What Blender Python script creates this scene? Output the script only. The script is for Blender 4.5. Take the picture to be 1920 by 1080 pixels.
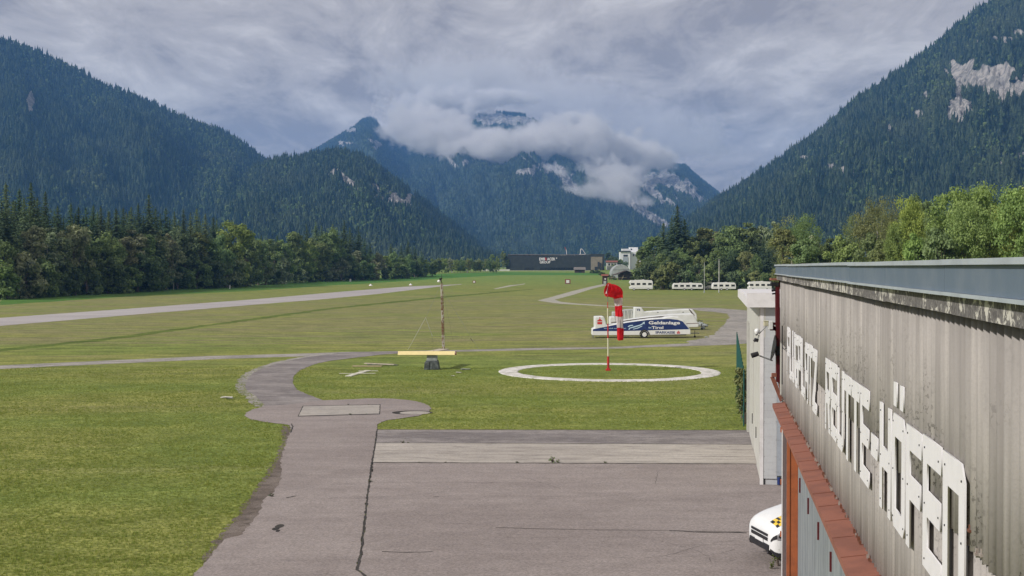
import bpy, bmesh, math, random
import numpy as np
from math import sin, cos, tan, radians as R, pi
from mathutils import Vector, Matrix
for o in list(bpy.data.objects): bpy.data.objects.remove(o)
SC = bpy.context.scene
COL = SC.collection
rng = np.random.default_rng(7)
random.seed(7)

# ------------------------------------------------------------------ camera
F = 2400.0                      # focal length in pixels of the 1920 px wide photograph
CAMZ = 7.2
PITCH = math.atan(40 / F)
cd = bpy.data.cameras.new('camera'); cam = bpy.data.objects.new('camera', cd); COL.objects.link(cam)
cd.lens = 36.0 * F / 1920; cd.sensor_width = 36; cd.clip_start = 0.1; cd.clip_end = 30000
cam.location = (0, 0, CAMZ); cam.rotation_euler = (pi / 2 - PITCH, 0, 0)
SC.camera = cam

# ------------------------------------------------------------------ sun, sky, exposure
SUN_AZ, SUN_EL = -118.0, 34.0   # degrees from the view direction (negative = left), elevation
to_sun = Vector((sin(R(SUN_AZ)) * cos(R(SUN_EL)), cos(R(SUN_AZ)) * cos(R(SUN_EL)), sin(R(SUN_EL))))
sd = bpy.data.lights.new('sun', 'SUN'); sun = bpy.data.objects.new('sun', sd); COL.objects.link(sun)
sd.energy = 2.9; sd.angle = R(2.0); sd.color = (1.0, 0.95, 0.88)
sun.rotation_euler = to_sun.to_track_quat('Z', 'Y').to_euler()
SC.view_settings.view_transform = 'Standard'; SC.view_settings.look = 'None'
SC.view_settings.exposure = 0.46; SC.view_settings.gamma = 1.0; SC.view_settings.use_curve_mapping = False
SC.cycles.max_bounces = 6; SC.cycles.diffuse_bounces = 3; SC.cycles.glossy_bounces = 2
SC.cycles.transmission_bounces = 4; SC.cycles.transparent_max_bounces = 8; SC.cycles.volume_bounces = 3
SC.cycles.use_denoising = True
SC.cycles.volume_step_rate = 1.0

class NT:
    """tiny node tree writer"""
    def __init__(s, tree): s.t = tree; s.n = tree.nodes; s.l = tree.links
    def new(s, typ, **kw):
        n = s.n.new(typ)
        for k, v in kw.items():
            if k.startswith('_'): setattr(n, k[1:], v)
        return n
    def put(s, sock, v):
        if v is None: return
        if hasattr(v, 'is_output') or hasattr(v, 'links'): s.l.new(v, sock)
        else:
            if isinstance(v, (tuple, list)) and len(v) == 3 and getattr(sock, 'type', '') == 'RGBA': v = (*v, 1)
            sock.default_value = v
    def math(s, op, a, b=None, c=None, clamp=False):
        n = s.n.new('ShaderNodeMath'); n.operation = op; n.use_clamp = clamp
        s.put(n.inputs[0], a); s.put(n.inputs[1], b)
        if c is not None: s.put(n.inputs[2], c)
        return n.outputs[0]
    def vmath(s, op, a, b=None, out=0):
        n = s.n.new('ShaderNodeVectorMath'); n.operation = op
        s.put(n.inputs[0], a)
        if b is not None: s.put(n.inputs[1], b)
        return n.outputs[out]
    def noise(s, vec, scale=1, detail=4, rough=.55, out='Fac', dist=0):
        n = s.n.new('ShaderNodeTexNoise'); s.put(n.inputs['Vector'], vec)
        n.inputs['Scale'].default_value = scale; n.inputs['Detail'].default_value = detail
        n.inputs['Roughness'].default_value = rough; n.inputs['Distortion'].default_value = dist
        return n.outputs[out]
    def ramp(s, fac, a, b, lo=0.0, hi=1.0):
        n = s.n.new('ShaderNodeMapRange'); s.put(n.inputs[0], fac)
        n.inputs[1].default_value = a; n.inputs[2].default_value = b
        n.inputs[3].default_value = lo; n.inputs[4].default_value = hi
        n.interpolation_type = 'SMOOTHSTEP'
        return n.outputs[0]
    def mix(s, fac, a, b, blend='MIX'):
        n = s.n.new('ShaderNodeMix'); n.data_type = 'RGBA'; n.blend_type = blend
        s.put(n.inputs[0], fac); s.put(n.inputs[6], a); s.put(n.inputs[7], b)
        return n.outputs[2]
    def mapping(s, vec, scale=(1, 1, 1), loc=(0, 0, 0), rot=(0, 0, 0)):
        n = s.n.new('ShaderNodeMapping'); s.put(n.inputs[0], vec)
        n.inputs[1].default_value = loc; n.inputs[2].default_value = rot; n.inputs[3].default_value = scale
        return n.outputs[0]
    def sep(s, vec):
        n = s.n.new('ShaderNodeSeparateXYZ'); s.put(n.inputs[0], vec); return n.outputs
    def comb(s, x, y, z):
        n = s.n.new('ShaderNodeCombineXYZ')
        for i, v in enumerate((x, y, z)): s.put(n.inputs[i], v)
        return n.outputs[0]

world = bpy.data.worlds.new('World'); SC.world = world; world.use_nodes = True
w = NT(world.node_tree); w.n.clear()
sky = w.new('ShaderNodeTexSky'); sky.sky_type = 'NISHITA'; sky.sun_disc = False
sky.sun_elevation = R(SUN_EL); sky.sun_rotation = R(SUN_AZ)
dirv = w.new('ShaderNodeTexCoord').outputs['Generated']
dx, dy, dz = w.sep(dirv)
den = w.math('ADD', w.math('MAXIMUM', dz, 0.0), 0.11)
cp = w.comb(w.math('DIVIDE', dx, den), w.math('DIVIDE', dy, den), 0.0)
n1 = w.noise(w.mapping(cp, scale=(1.0, 0.6, 1)), 1.5, 10, .60, dist=.35)
n2 = w.noise(w.mapping(cp, scale=(1.0, 0.42, 1), loc=(3.1, 1.7, 0), rot=(0, 0, .25)), 4.6, 10, .66, dist=.6)
n3 = w.noise(w.mapping(cp, scale=(1.0, 1.0, 1), loc=(7, 2, 0)), .45, 3, .5)
nn = w.math('ADD', w.math('ADD', w.math('MULTIPLY', n1, .5), w.math('MULTIPLY', n2, .34)), w.math('MULTIPLY', n3, .2))
dark = w.mix(w.ramp(nn, .455, .545), (.285, .250, .235), (.435, .391, .362))
lite = w.mix(w.ramp(nn, .53, .62), dark, (.59, .545, .51))
bg = w.new('ShaderNodeBackground'); w.put(bg.inputs[0], lite); bg.inputs[1].default_value = 1.0
bgs = w.new('ShaderNodeBackground'); w.put(bgs.inputs[0], sky.outputs[0]); bgs.inputs[1].default_value = 0.07
mx = w.new('ShaderNodeMixShader'); mx.inputs[0].default_value = .95
w.l.new(bgs.outputs[0], mx.inputs[1]); w.l.new(bg.outputs[0], mx.inputs[2])
w.l.new(mx.outputs[0], w.new('ShaderNodeOutputWorld').inputs[0])

# ------------------------------------------------------------------ geometry helpers
def gh(y):
    """height of the valley floor: level airfield, rising gently up the valley beyond it"""
    return 0.0 if y < 520 else (0.012 * (min(y, 920) - 520) + 0.002 * max(0, y - 920))

def ray(px, py):
    a = (px - 960) / F; b = (540 - py) / F
    return Vector((a, cos(PITCH) + b * sin(PITCH), b * cos(PITCH) - sin(PITCH)))

def G(px, py, z=0.0):
    """point of the photograph on the ground (plus z)"""
    d = ray(px, py); t = 100.0
    for _ in range(60):
        t2 = (gh(d.y * t) + z - CAMZ) / d.z
        t = .5 * t + .5 * t2
    return Vector((d.x * t, d.y * t, CAMZ + d.z * t))

def P(px, py, Y):
    """point of the photograph at depth Y"""
    d = ray(px, py); t = Y / d.y
    return Vector((d.x * t, Y, CAMZ + d.z * t))

def mesh_obj(name, verts, faces, mat=None, parent=None, smooth=False):
    me = bpy.data.meshes.new(name)
    if isinstance(verts, np.ndarray):
        me.vertices.add(len(verts)); me.vertices.foreach_set('co', verts.astype(np.float32).ravel())
        faces = np.asarray(faces, dtype=np.int32); k = faces.shape[1]
        me.loops.add(faces.size); me.loops.foreach_set('vertex_index', faces.ravel())
        me.polygons.add(len(faces)); me.polygons.foreach_set('loop_start', np.arange(0, faces.size, k, dtype=np.int32))
        me.update(calc_edges=True); me.validate()
    else:
        me.from_pydata([tuple(v) for v in verts], [], faces); me.update()
    if smooth: me.polygons.foreach_set('use_smooth', [True] * len(me.polygons))
    if mat: me.materials.append(mat)
    o = bpy.data.objects.new(name, me); COL.objects.link(o)
    if parent: o.parent = parent
    return o

def link(name, me, parent=None):
    o = bpy.data.objects.new(name, me); COL.objects.link(o)
    if parent: o.parent = parent
    return o

def thing(name, label, cat, loc=(0, 0, 0), rz=0.0, group=None):
    o = bpy.data.objects.new(name, None); COL.objects.link(o)
    o.location = loc; o.rotation_euler = (0, 0, rz); o.empty_display_size = .3
    o['label'] = label; o['category'] = cat
    if group: o['group'] = group
    return o

def tag(o, label=None, cat=None, group=None, kind=None):
    for k, v in (('label', label), ('category', cat), ('group', group), ('kind', kind)):
        if v: o[k] = v
    return o

class MB:
    """collects simple shapes into one mesh"""
    def __init__(s): s.v = []; s.f = []; s.mi = []; s.cur = 0
    def add(s, vs, fs):
        b = len(s.v); s.v += [Vector(v) for v in vs]; s.f += [tuple(i + b for i in f) for f in fs]; s.mi += [s.cur] * len(fs); return s
    def box(s, c, d, M=None):
        x, y, z = d[0] / 2, d[1] / 2, d[2] / 2
        vs = [Vector((i * x, j * y, k * z)) for i in (-1, 1) for j in (-1, 1) for k in (-1, 1)]
        if M is not None: vs = [M @ v for v in vs]
        c = Vector(c)
        return s.add([v + c for v in vs], [(0, 1, 3, 2), (4, 6, 7, 5), (0, 4, 5, 1), (2, 3, 7, 6), (0, 2, 6, 4), (1, 5, 7, 3)])
    def bar(s, a, b, w, h=None, up=(0, 0, 1)):
        a, b = Vector(a), Vector(b); d = b - a; L = d.length; d.normalize(); up = Vector(up)
        if abs(d.dot(up)) > .98: up = Vector((0, 1, 0))
        y = up.cross(d).normalized(); z = d.cross(y)
        M = Matrix((d, y, z)).transposed()
        return s.box((a + b) / 2, (L, w, h or w), M)
    def tube(s, a, b, r0, r1=None, n=10, cap=True):
        a, b = Vector(a), Vector(b); r1 = r0 if r1 is None else r1
        d = (b - a).normalized(); u = d.orthogonal().normalized(); v = d.cross(u)
        vs = [p + (u * cos(2 * pi * i / n) + v * sin(2 * pi * i / n)) * r for p, r in ((a, r0), (b, r1)) for i in range(n)]
        fs = [(i, (i + 1) % n, n + (i + 1) % n, n + i) for i in range(n)]
        if cap: fs += [tuple(range(n))[::-1], tuple(range(n, 2 * n))]
        return s.add(vs, fs)
    def sweep(s, pts, rads, n=14, cap=True):
        pts = [Vector(p) for p in pts]; vs = []; u = None
        for i, p in enumerate(pts):
            d = (pts[min(i + 1, len(pts) - 1)] - pts[max(i - 1, 0)]).normalized()
            if u is None: u = d.orthogonal().normalized()
            u = (u - d * u.dot(d)).normalized(); v = d.cross(u)
            r = rads[i]
            vs += [p + (u * cos(2 * pi * k / n) + v * sin(2 * pi * k / n)) * r for k in range(n)]
        fs = [(i * n + k, i * n + (k + 1) % n, (i + 1) * n + (k + 1) % n, (i + 1) * n + k) for i in range(len(pts) - 1) for k in range(n)]
        if cap: fs += [tuple(range(n))[::-1], tuple(range((len(pts) - 1) * n, len(pts) * n))]
        return s.add(vs, fs)
    def prism(s, poly, a, b, M=None):
        """poly in x,z extruded along y from a to b"""
        n = len(poly); vs = [Vector((x, a, z)) for x, z in poly] + [Vector((x, b, z)) for x, z in poly]
        if M is not None: vs = [M @ v for v in vs]
        fs = [(i, (i + 1) % n, n + (i + 1) % n, n + i) for i in range(n)] + [tuple(range(n))[::-1], tuple(range(n, 2 * n))]
        return s.add(vs, fs)
    def sphere(s, c, r, n=10, m=6, sq=(1, 1, 1)):
        c = Vector(c); vs = []
        for j in range(m + 1):
            t = pi * j / m
            for i in range(n):
                a = 2 * pi * i / n
                vs.append(c + Vector((r * sin(t) * cos(a) * sq[0], r * sin(t) * sin(a) * sq[1], r * cos(t) * sq[2])))
        fs = [(j * n + i, j * n + (i + 1) % n, (j + 1) * n + (i + 1) % n, (j + 1) * n + i) for j in range(m) for i in range(n)]
        return s.add(vs, fs)
    def mesh(s, name, mat=None, smooth=False, mats=None, bevel=0, seg=2):
        me = bpy.data.meshes.new(name); me.from_pydata([tuple(v) for v in s.v], [], s.f); 
        if mats:
            for m in mats: me.materials.append(m)
            me.polygons.foreach_set('material_index', s.mi)
        elif mat: me.materials.append(mat)
        bm = bmesh.new(); bm.from_mesh(me)
        bmesh.ops.remove_doubles(bm, verts=bm.verts, dist=1e-5)
        bmesh.ops.recalc_face_normals(bm, faces=bm.faces)
        if bevel:
            es = [e for e in bm.edges if len(e.link_faces) == 2 and e.calc_face_angle(0) > .6]
            bmesh.ops.bevel(bm, geom=es, offset=bevel, segments=seg, affect='EDGES', profile=.5, clamp_overlap=True)
        bm.to_mesh(me); bm.free()
        if smooth: me.polygons.foreach_set('use_smooth', [True] * len(me.polygons)); 
        me.update()
        return me
    def build(s, name, mat=None, parent=None, smooth=False, mats=None, bevel=0, seg=2):
        return link(name, s.mesh(name, mat, smooth, mats, bevel, seg), parent)

def inv_parent(o, root):
    """geometry given in world coordinates, hung under a thing that stands elsewhere"""
    o.parent = root
    M = Matrix.Translation(root.location) @ root.rotation_euler.to_matrix().to_4x4()
    o.matrix_parent_inverse = M.inverted()
    return o

# ------------------------------------------------------------------ numpy noise
def _hash(ix, iy, s):
    h = (ix.astype(np.int64) * 374761393 + iy.astype(np.int64) * 668265263 + s * 2147483647) & 0xffffffff
    h = ((h ^ (h >> 13)) * 1274126177) & 0xffffffff
    return ((h ^ (h >> 16)) & 0xffff) / 65535.0
def vnoise(x, y, s=0):
    x = np.asarray(x, float); y = np.asarray(y, float)
    ix = np.floor(x); iy = np.floor(y); fx = x - ix; fy = y - iy
    fx = fx * fx * (3 - 2 * fx); fy = fy * fy * (3 - 2 * fy)
    a = _hash(ix, iy, s); b = _hash(ix + 1, iy, s); c = _hash(ix, iy + 1, s); d = _hash(ix + 1, iy + 1, s)
    return (a * (1 - fx) + b * fx) * (1 - fy) + (c * (1 - fx) + d * fx) * fy
def fbm(x, y, o=4, s=0):
    r = 0; a = .5; t = 0
    for i in range(o):
        r = r + a * vnoise(x * 2 ** i, y * 2 ** i, s + i * 17); t += a; a *= .5
    return r / t

# ------------------------------------------------------------------ materials
MATS = {}
def material(name, fn):
    m = bpy.data.materials.new(name); m.use_nodes = True
    t = NT(m.node_tree); t.n.clear()
    out = t.new('ShaderNodeOutputMaterial')
    sh = fn(t)
    if isinstance(sh, tuple): t.l.new(sh[0], out.inputs[0]); t.l.new(sh[1], out.inputs[1])
    else: t.l.new(sh, out.inputs[0])
    MATS[name] = m
    return m

def bsdf(t, col, rough=.8, bump=None, bstr=.3, bdist=.02, metal=0.0, spec=.3):
    b = t.new('ShaderNodeBsdfPrincipled')
    t.put(b.inputs['Base Color'], col); t.put(b.inputs['Roughness'], rough)
    b.inputs['Metallic'].default_value = metal; b.inputs['Specular IOR Level'].default_value = spec
    if bump is not None:
        n = t.new('ShaderNodeBump'); n.inputs['Strength'].default_value = bstr; n.inputs['Distance'].default_value = bdist
        t.put(n.inputs['Height'], bump); t.l.new(n.outputs[0], b.inputs['Normal'])
    return b.outputs[0]

def objco(t): return t.new('ShaderNodeTexCoord').outputs['Object']
def pos(t): return t.new('ShaderNodeNewGeometry').outputs['Position']

def worn(name, c, c2=None, scale=3, rough=.7, amt=.5, metal=0, bstr=.15, spec=.3, lo=.42, hi=.66):
    """painted or raw surface with faint wear and dirt"""
    c2 = c2 or tuple(x * .72 for x in c)
    def fn(t):
        v = objco(t); n = t.noise(v, scale, 6, .6); f = t.noise(v, scale * 9, 3, .6)
        col = t.mix(t.math('MULTIPLY', t.ramp(n, lo, hi), amt), c, c2)
        col = t.mix(t.math('MULTIPLY', t.ramp(f, .5, .75), amt * .4), col, tuple(x * .8 for x in c2))
        return bsdf(t, col, rough, f, bstr, .01, metal, spec)
    return material(name, fn)

def grass_fn(green, olive, brown, dry=1.0, dark=1.0):
    def fn(t):
        p = pos(t); x, y, z = t.sep(p)
        fine = t.noise(p, 9, 4, .7); mid = t.noise(p, .9, 5, .6); big = t.noise(t.mapping(p, scale=(.035, .06, .05)), 1, 5, .6, dist=.6)
        streak = t.noise(t.mapping(p, scale=(.03, .18, .1), loc=(4, 9, 0)), 1, 6, .65, dist=.4)
        # the trodden middle of the field is the driest
        dm = t.math('MULTIPLY', t.ramp(y, 95, 135), t.math('SUBTRACT', 1.0, t.ramp(y, 240, 420)))
        nf = t.ramp(y, 70, 125)          # the close lawn is mown evenly, the far field is streaky
        s2 = t.noise(t.mapping(p, scale=(.10, .5, .2), loc=(1, 5, 0)), 1, 6, .7, dist=.5)
        s2 = t.math('ADD', .5, t.math('MULTIPLY', t.math('SUBTRACT', s2, .5), t.math('ADD', .22, t.math('MULTIPLY', nf, .78))))
        dn = t.math('ADD', t.math('MULTIPLY', dm, .12 * dry), t.math('ADD', t.math('MULTIPLY', streak, .6), t.math('MULTIPLY', s2, .4)))
        col = t.mix(t.ramp(big, .38, .62), green, olive)
        col = t.mix(t.math('MULTIPLY', t.ramp(s2, .46, .62), .8), col, tuple(c * .60 for c in green))
        col = t.mix(t.math('MULTIPLY', t.ramp(s2, .48, .34), .6), col, tuple(c * 1.25 for c in olive))
        far = t.ramp(y, 430, 640)
        col = t.mix(t.math('MULTIPLY', far, .8), col, tuple(a * b for a, b in zip(green, (.88, 1.05, 1.0))))
        col = t.mix(t.math('MULTIPLY', t.ramp(dn, .52, .68), .8 * dry), col, brown)
        col = t.mix(t.math('MULTIPLY', t.ramp(mid, .45, .72), .32), col, tuple(c * .62 for c in green))
        col = t.mix(t.math('MULTIPLY', t.ramp(mid, .5, .28), .35), col, tuple(c * 1.25 for c in olive))
        m3 = t.noise(t.mapping(p, scale=(1, 1.8, 1)), .28, 7, .75)
        col = t.mix(1.0, col, t.mix(t.ramp(m3, .40, .60), (.82, .85, .83), (1.16, 1.13, 1.15)), 'MULTIPLY')
        vf = t.math('MULTIPLY', t.math('SUBTRACT', 1.0, t.ramp(y, 90, 300)), 1.0)
        fb = t.math('ADD', t.math('MULTIPLY', fine, .5), t.math('MULTIPLY', t.noise(p, 4, 4, .7), .5)); f2 = t.mix(t.ramp(fb, .36, .64), (.50, .53, .5), (1.5, 1.45, 1.5))
        f2 = t.mix(vf, (1, 1, 1), f2)
        col = t.mix(1.0, col, f2, 'MULTIPLY')
        h = t.math('ADD', fine, t.math('MULTIPLY', mid, .6))
        return bsdf(t, col, .95, h, .7, .06, spec=.1)
    return fn

material('grass', grass_fn((.185, .240, .058), (.250, .265, .075), (.235, .215, .115)))
material('tall_grass', grass_fn((.080, .185, .036), (.11, .20, .04), (.15, .18, .055), .3))
material('verge_grass', grass_fn((.115, .165, .035), (.14, .18, .04), (.16, .16, .065), .3))

def blade_fn(t):
    r = t.new('ShaderNodeObjectInfo').outputs['Random']
    col = t.mix(r, (.195, .265, .058), (.33, .355, .095))
    d = t.new('ShaderNodeBsdfDiffuse'); t.put(d.inputs[0], col)
    tr = t.new('ShaderNodeBsdfTranslucent'); t.put(tr.inputs[0], col)
    m = t.new('ShaderNodeMixShader'); m.inputs[0].default_value = .3
    t.l.new(d.outputs[0], m.inputs[1]); t.l.new(tr.outputs[0], m.inputs[2])
    return m.outputs[0]
material('grass_blade', blade_fn)

def pave(name, c, c2, c3=None, sc=1.0, grit=.35, stretch=(1, 1, 1), stain=.5, rough=.9):
    def fn(t):
        p = t.mapping(pos(t), scale=stretch)
        big = t.noise(p, .16 * sc, 6, .6, dist=.8); mid = t.noise(p, 1.1 * sc, 6, .65); fine = t.noise(p, 26, 3, .7)
        vf = t.new('ShaderNodeTexVoronoi'); t.put(vf.inputs['Vector'], p); vf.inputs['Scale'].default_value = 40
        col = t.mix(t.ramp(big, .36, .64), c, c2)
        col = t.mix(t.math('MULTIPLY', t.ramp(mid, .46, .74), stain), col, c3 or tuple(x * .68 for x in c))
        col = t.mix(t.math('MULTIPLY', t.ramp(mid, .5, .26), stain * .6), col, tuple(x * 1.25 for x in c2))
        sk = t.noise(t.mapping(p, scale=(.10, 1.3, 1), rot=(0, 0, .05)), 1, 7, .7, dist=.7)
        col = t.mix(t.math('MULTIPLY', t.ramp(sk, .50, .68), stain * .55), col, tuple(x * .66 for x in c))
        col = t.mix(t.math('MULTIPLY', t.ramp(sk, .46, .32), stain * .5), col, tuple(x * 1.22 for x in c2))
        sp = t.noise(p, 6, 5, .75)
        col = t.mix(t.math('MULTIPLY', t.ramp(sp, .60, .72), stain * .7), col, tuple(x * .6 for x in c))
        g = t.mix(t.ramp(fine, .3, .7), (1 - grit,) * 3, (1 + grit,) * 3)
        col = t.mix(1.0, col, g, 'MULTIPLY')
        return bsdf(t, col, rough, t.math('ADD', fine, mid), .45, .012, spec=.25)
    return material(name, fn)
pave('asphalt', (.250, .216, .205), (.295, .258, .245), (.200, .172, .163), 1, .3, (.7, 1, 1))
pave('old_asphalt', (.180, .162, .160), (.290, .265, .255), (.115, .103, .102), 1.4, .35, (1, 1.6, 1), .7)
pave('runway_asphalt', (.37, .345, .345), (.43, .405, .40), None, .3, .15, (.3, 1, 1), .5)
pave('concrete', (.345, .315, .285), (.44, .405, .365), (.22, .20, .185), 1.3, .22, (.5, 1.4, 1), .8)
pave('slab_concrete', (.34, .315, .29), (.40, .37, .335), (.26, .24, .22), 2, .25, (1, 1, 1), .6)
pave('gravel', (.26, .245, .23), (.36, .335, .31), (.15, .15, .11), 1, .45, (1, 1, 1), .8)
pave('pale_gravel', (.36, .35, .30), (.42, .40, .34), (.24, .24, .16), 1, .25, (1, 1, 1), .7)
pave('soil', (.115, .092, .076), (.19, .16, .14), (.055, .042, .034), 2, .4, (1, 1, 1), .8)
pave('crack_fill', (.035, .032, .030), (.06, .055, .05), None, 2, .3)
pave('white_ring', (.58, .56, .52), (.70, .68, .65), (.22, .24, .14), 1.6, .35, (1, 1, 1), 1.0)
# ------------------------------------------------------------------ ground, runway, paths
def gsheet(name, poly, z, mat, jit=0.0, step=.5, parent=None, extra=None):
    """flat sheet that follows the valley floor; poly = world points or pixels"""
    pts = [Vector((p[0], p[1])) for p in poly]
    out = []
    n = len(pts)
    for i in range(n):
        a, b = pts[i], pts[(i + 1) % n]; d = b - a; L = d.length
        m = max(1, min(160, int(L / step))) if jit else 1
        nr = Vector((-d.y, d.x)).normalized() if L > 0 else Vector((0, 0))
        for k in range(m):
            q = a + d * k / m
            if jit:
                j = (float(fbm(np.array(q.x * .9 / step), np.array(q.y * .9 / step), 3, 5)) - .5) * 2 * jit
                if k == 0: j *= .3
                q = q + nr * j
            out.append(q)
    bm = bmesh.new()
    vs = [bm.verts.new((q.x, q.y, 0)) for q in out]
    es = []
    for i in range(len(vs)):
        try: es.append(bm.edges.new((vs[i], vs[(i + 1) % len(vs)])))
        except ValueError: pass
    bmesh.ops.triangle_fill(bm, use_beauty=True, use_dissolve=False, edges=es)
    for yy in (520, 920):
        bmesh.ops.bisect_plane(bm, geom=bm.verts[:] + bm.edges[:] + bm.faces[:], plane_co=(0, yy, 0), plane_no=(0, 1, 0))
    for v in bm.verts: v.co.z = gh(v.co.y) + z
    for f in bm.faces:
        if f.normal.z < 0: f.normal_flip()
    me = bpy.data.meshes.new(name); bm.to_mesh(me); bm.free(); me.materials.append(MATS[mat])
    o = link(name, me, parent); o['kind'] = 'structure'
    return o
def px(*pts): return [G(x, y) for x, y in pts]

vs = []; fs = []; rows = [-300, 520, 920, 9000]
for y in rows:
    for x in (-6000, 6000): vs.append((x, y, gh(y)))
for i in range(3): fs.append((2 * i, 2 * i + 1, 2 * i + 3, 2 * i + 2))
ground = mesh_obj('ground', vs, fs, MATS['grass']); ground['kind'] = 'structure'

gsheet('grass_strip', px((0, 560), (110, 553), (220, 547), (330, 541), (440, 536), (560, 528), (640, 524), (700, 522), (760, 519), (825, 513.5), (945, 510), (1130, 512), (1130, 516), (940, 516), (850, 521), (760, 527), (640, 534), (480, 545), (240, 556), (0, 572)), .004, 'tall_grass', 1.0, 4)['label'] = 'band of taller bright green grass in front of the wood'
gsheet('mown_edge', px((-60, 661), (200, 634), (400, 607), (620, 577), (830, 556), (1000, 541.3), (1000, 542.6), (830, 558.4), (620, 580.3), (400, 610.5), (200, 638), (-60, 665)), .004, 'verge_grass', .9, 2)['label'] = 'darker line of uncut grass along the runway'

RUN = px((-200, 606), (0, 596), (240, 579), (480, 561), (640, 547), (760, 537.5), (865, 532.6), (866, 533.2), (827, 537), (711, 551), (600, 561.5), (480, 571), (240, 591), (0, 611), (-200, 624))
gsheet('runway', RUN, .008, 'runway_asphalt', .25, 2)
gsheet('taxi_strip', px((925, 541.5), (955, 535), (984, 531.6), (985, 532.4), (960, 536.5), (930, 542)), .008, 'pale_gravel', .1, 1)
gsheet('farm_track', px((1008, 563.4), (1030, 558), (1072.5, 546), (1105, 538), (1131, 532.4), (1140, 534), (1110, 541.5), (1076, 552.5), (1040, 562), (1052, 566), (1080, 569), (1112, 571.2), (1150, 573.5), (1220, 576), (1290, 578.2), (1290, 579.4), (1220, 577.4), (1150, 575), (1110, 573), (1050, 569.5), (1026, 566.4)), .008, 'pale_gravel', .12, 1)

gsheet('gravel_yard', px((1141, 651), (1205, 648), (1288, 644), (1290, 639), (1324, 634), (1340, 626), (1350, 616), (1362, 605), (1368, 594), (1362, 588), (1340, 585), (1320, 583.5), (1286, 579), (1286, 578), (1324, 577.5), (1352, 578.6), (1400, 582), (1500, 583), (1500, 640), (1401, 644), (1372, 646.5), (1288, 649), (1205, 651.5), (1150, 654)), .010, 'gravel', .45, .8)

narrow = px((-60, 689.5), (0, 685.5), (200, 676), (400, 667.5), (560, 663.2), (650, 660), (748, 658.5), (850, 656.3), (1000, 652.8), (1145, 651), (1150, 654), (1000, 656.5), (850, 659.8), (752, 662), (711, 664), (661, 669), (600, 668), (560, 668.5), (400, 673.5), (200, 682.5), (0, 692), (-60, 696))
gsheet('gravel_path', narrow, .008, 'gravel', .18, .5)
OLD = px((497, 762), (480, 744), (462, 733), (459, 722), (465, 710), (476, 699), (500, 688), (534, 678), (569, 671), (598, 667), (627, 663), (655, 660.4), (748, 658.8), (752, 662.5), (711, 665.5), (661, 671.5), (617, 677), (590, 683), (563, 694), (550, 706), (549, 719), (556, 731), (575, 739), (590, 745), (604, 750), (604, 754), (540, 762))
gsheet('old_taxiway_edge', [p + Vector((-.55, -.1, 0)) for p in OLD], .011, 'gravel', .25, .4)
gsheet('old_taxiway', [OLD[i] for i in range(len(OLD))], .015, 'old_asphalt', .10, .4)

ASP = px((707, 806), (708, 798), (714, 792), (728, 788), (755, 784.5), (785, 780.5), (802, 773.5), (809, 766.5), (803, 760), (790, 755), (765, 750.5), (735, 748), (690, 747.5), (640, 750), (602, 751), (560, 757), (530, 760), (497, 762), (474, 768), (462, 774), (458, 780), (470, 787), (498, 792), (528, 795.5), (543, 798), (546, 803), (541, 818), (537, 832), (527, 860), (527, 900), (512, 925), (497, 935), (482, 968), (455, 1003), (420, 1012), (398, 1038), (365, 1080), (325, 1140), (683, 1140), (683, 1080), (669, 1070), (677, 1037), (692, 907), (700, 868), (704, 831))
gsheet('taxiway_soil', px((528, 797), (545, 800), (553, 830), (545, 880), (530, 930), (500, 970), (460, 1010), (400, 1060), (380, 1140), (290, 1140), (362, 1076), (394, 1030), (411, 1003), (448, 963), (470, 925), (497, 893), (517, 860), (531, 830)), .010, 'soil', .22, .2)
gsheet('taxiway', ASP, .020, 'asphalt', .10, .22)
APR = px((697.5, 868.5), (1424, 871), (1900, 873), (2600, 1300), (600, 1300), (683.5, 1080.5), (670, 1070), (678, 1037), (693, 907))
gsheet('apron', APR, .020, 'asphalt')
gsheet('asphalt_strip', px((707.5, 806), (1407, 807.5), (1500, 808), (1520, 835), (1417, 834), (704.5, 831)), .018, 'old_asphalt', .04, .4)
gsheet('concrete_strip', px((704.5, 831.5), (1415, 834.5), (1421, 870.5), (697.5, 868)), .022, 'concrete', .02, .5)
for k, (a, b) in enumerate(((835.5, 843), (843.6, 851), (851.6, 860), (860.6, 870))):
    v = px((1416 + k * 1.5, a), (1424 + k * 1.3, a), (1425.2 + k * 1.3, b), (1417.4 + k * 1.5, b))
    mb = MB(); mb.add([(p.x, p.y, 0) for p in v] + [(p.x, p.y, .05) for p in v], [(4, 5, 6, 7), (0, 1, 5, 4), (1, 2, 6, 5), (2, 3, 7, 6), (3, 0, 4, 7)])
    o = mb.build('kerb_slab', MATS['slab_concrete']); o['kind'] = 'structure'
SL = px((569, 762.5), (712, 760), (711, 776.5), (560, 780.6))
gsheet('slab_joint', px((567.5, 761.7), (713.5, 759), (712.6, 777.6), (558, 781.9)), .024, 'crack_fill')
gsheet('concrete_slab', SL, .028, 'slab_concrete', .02, .3)
c = G(773, 774.3)
gsheet('drain_patch', [c + Vector((cos(a) * 1.0, sin(a) * .85, 0)) for a in np.linspace(0, 2 * pi, 24)[:-1]], .024, 'crack_fill', .05, .2)
c = G(778, 775)
gsheet('puddle', [c + Vector((cos(a) * .75, sin(a) * .7, 0)) for a in np.linspace(0, 2 * pi, 24)[:-1]], .028, 'concrete', .05, .2)

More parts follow.
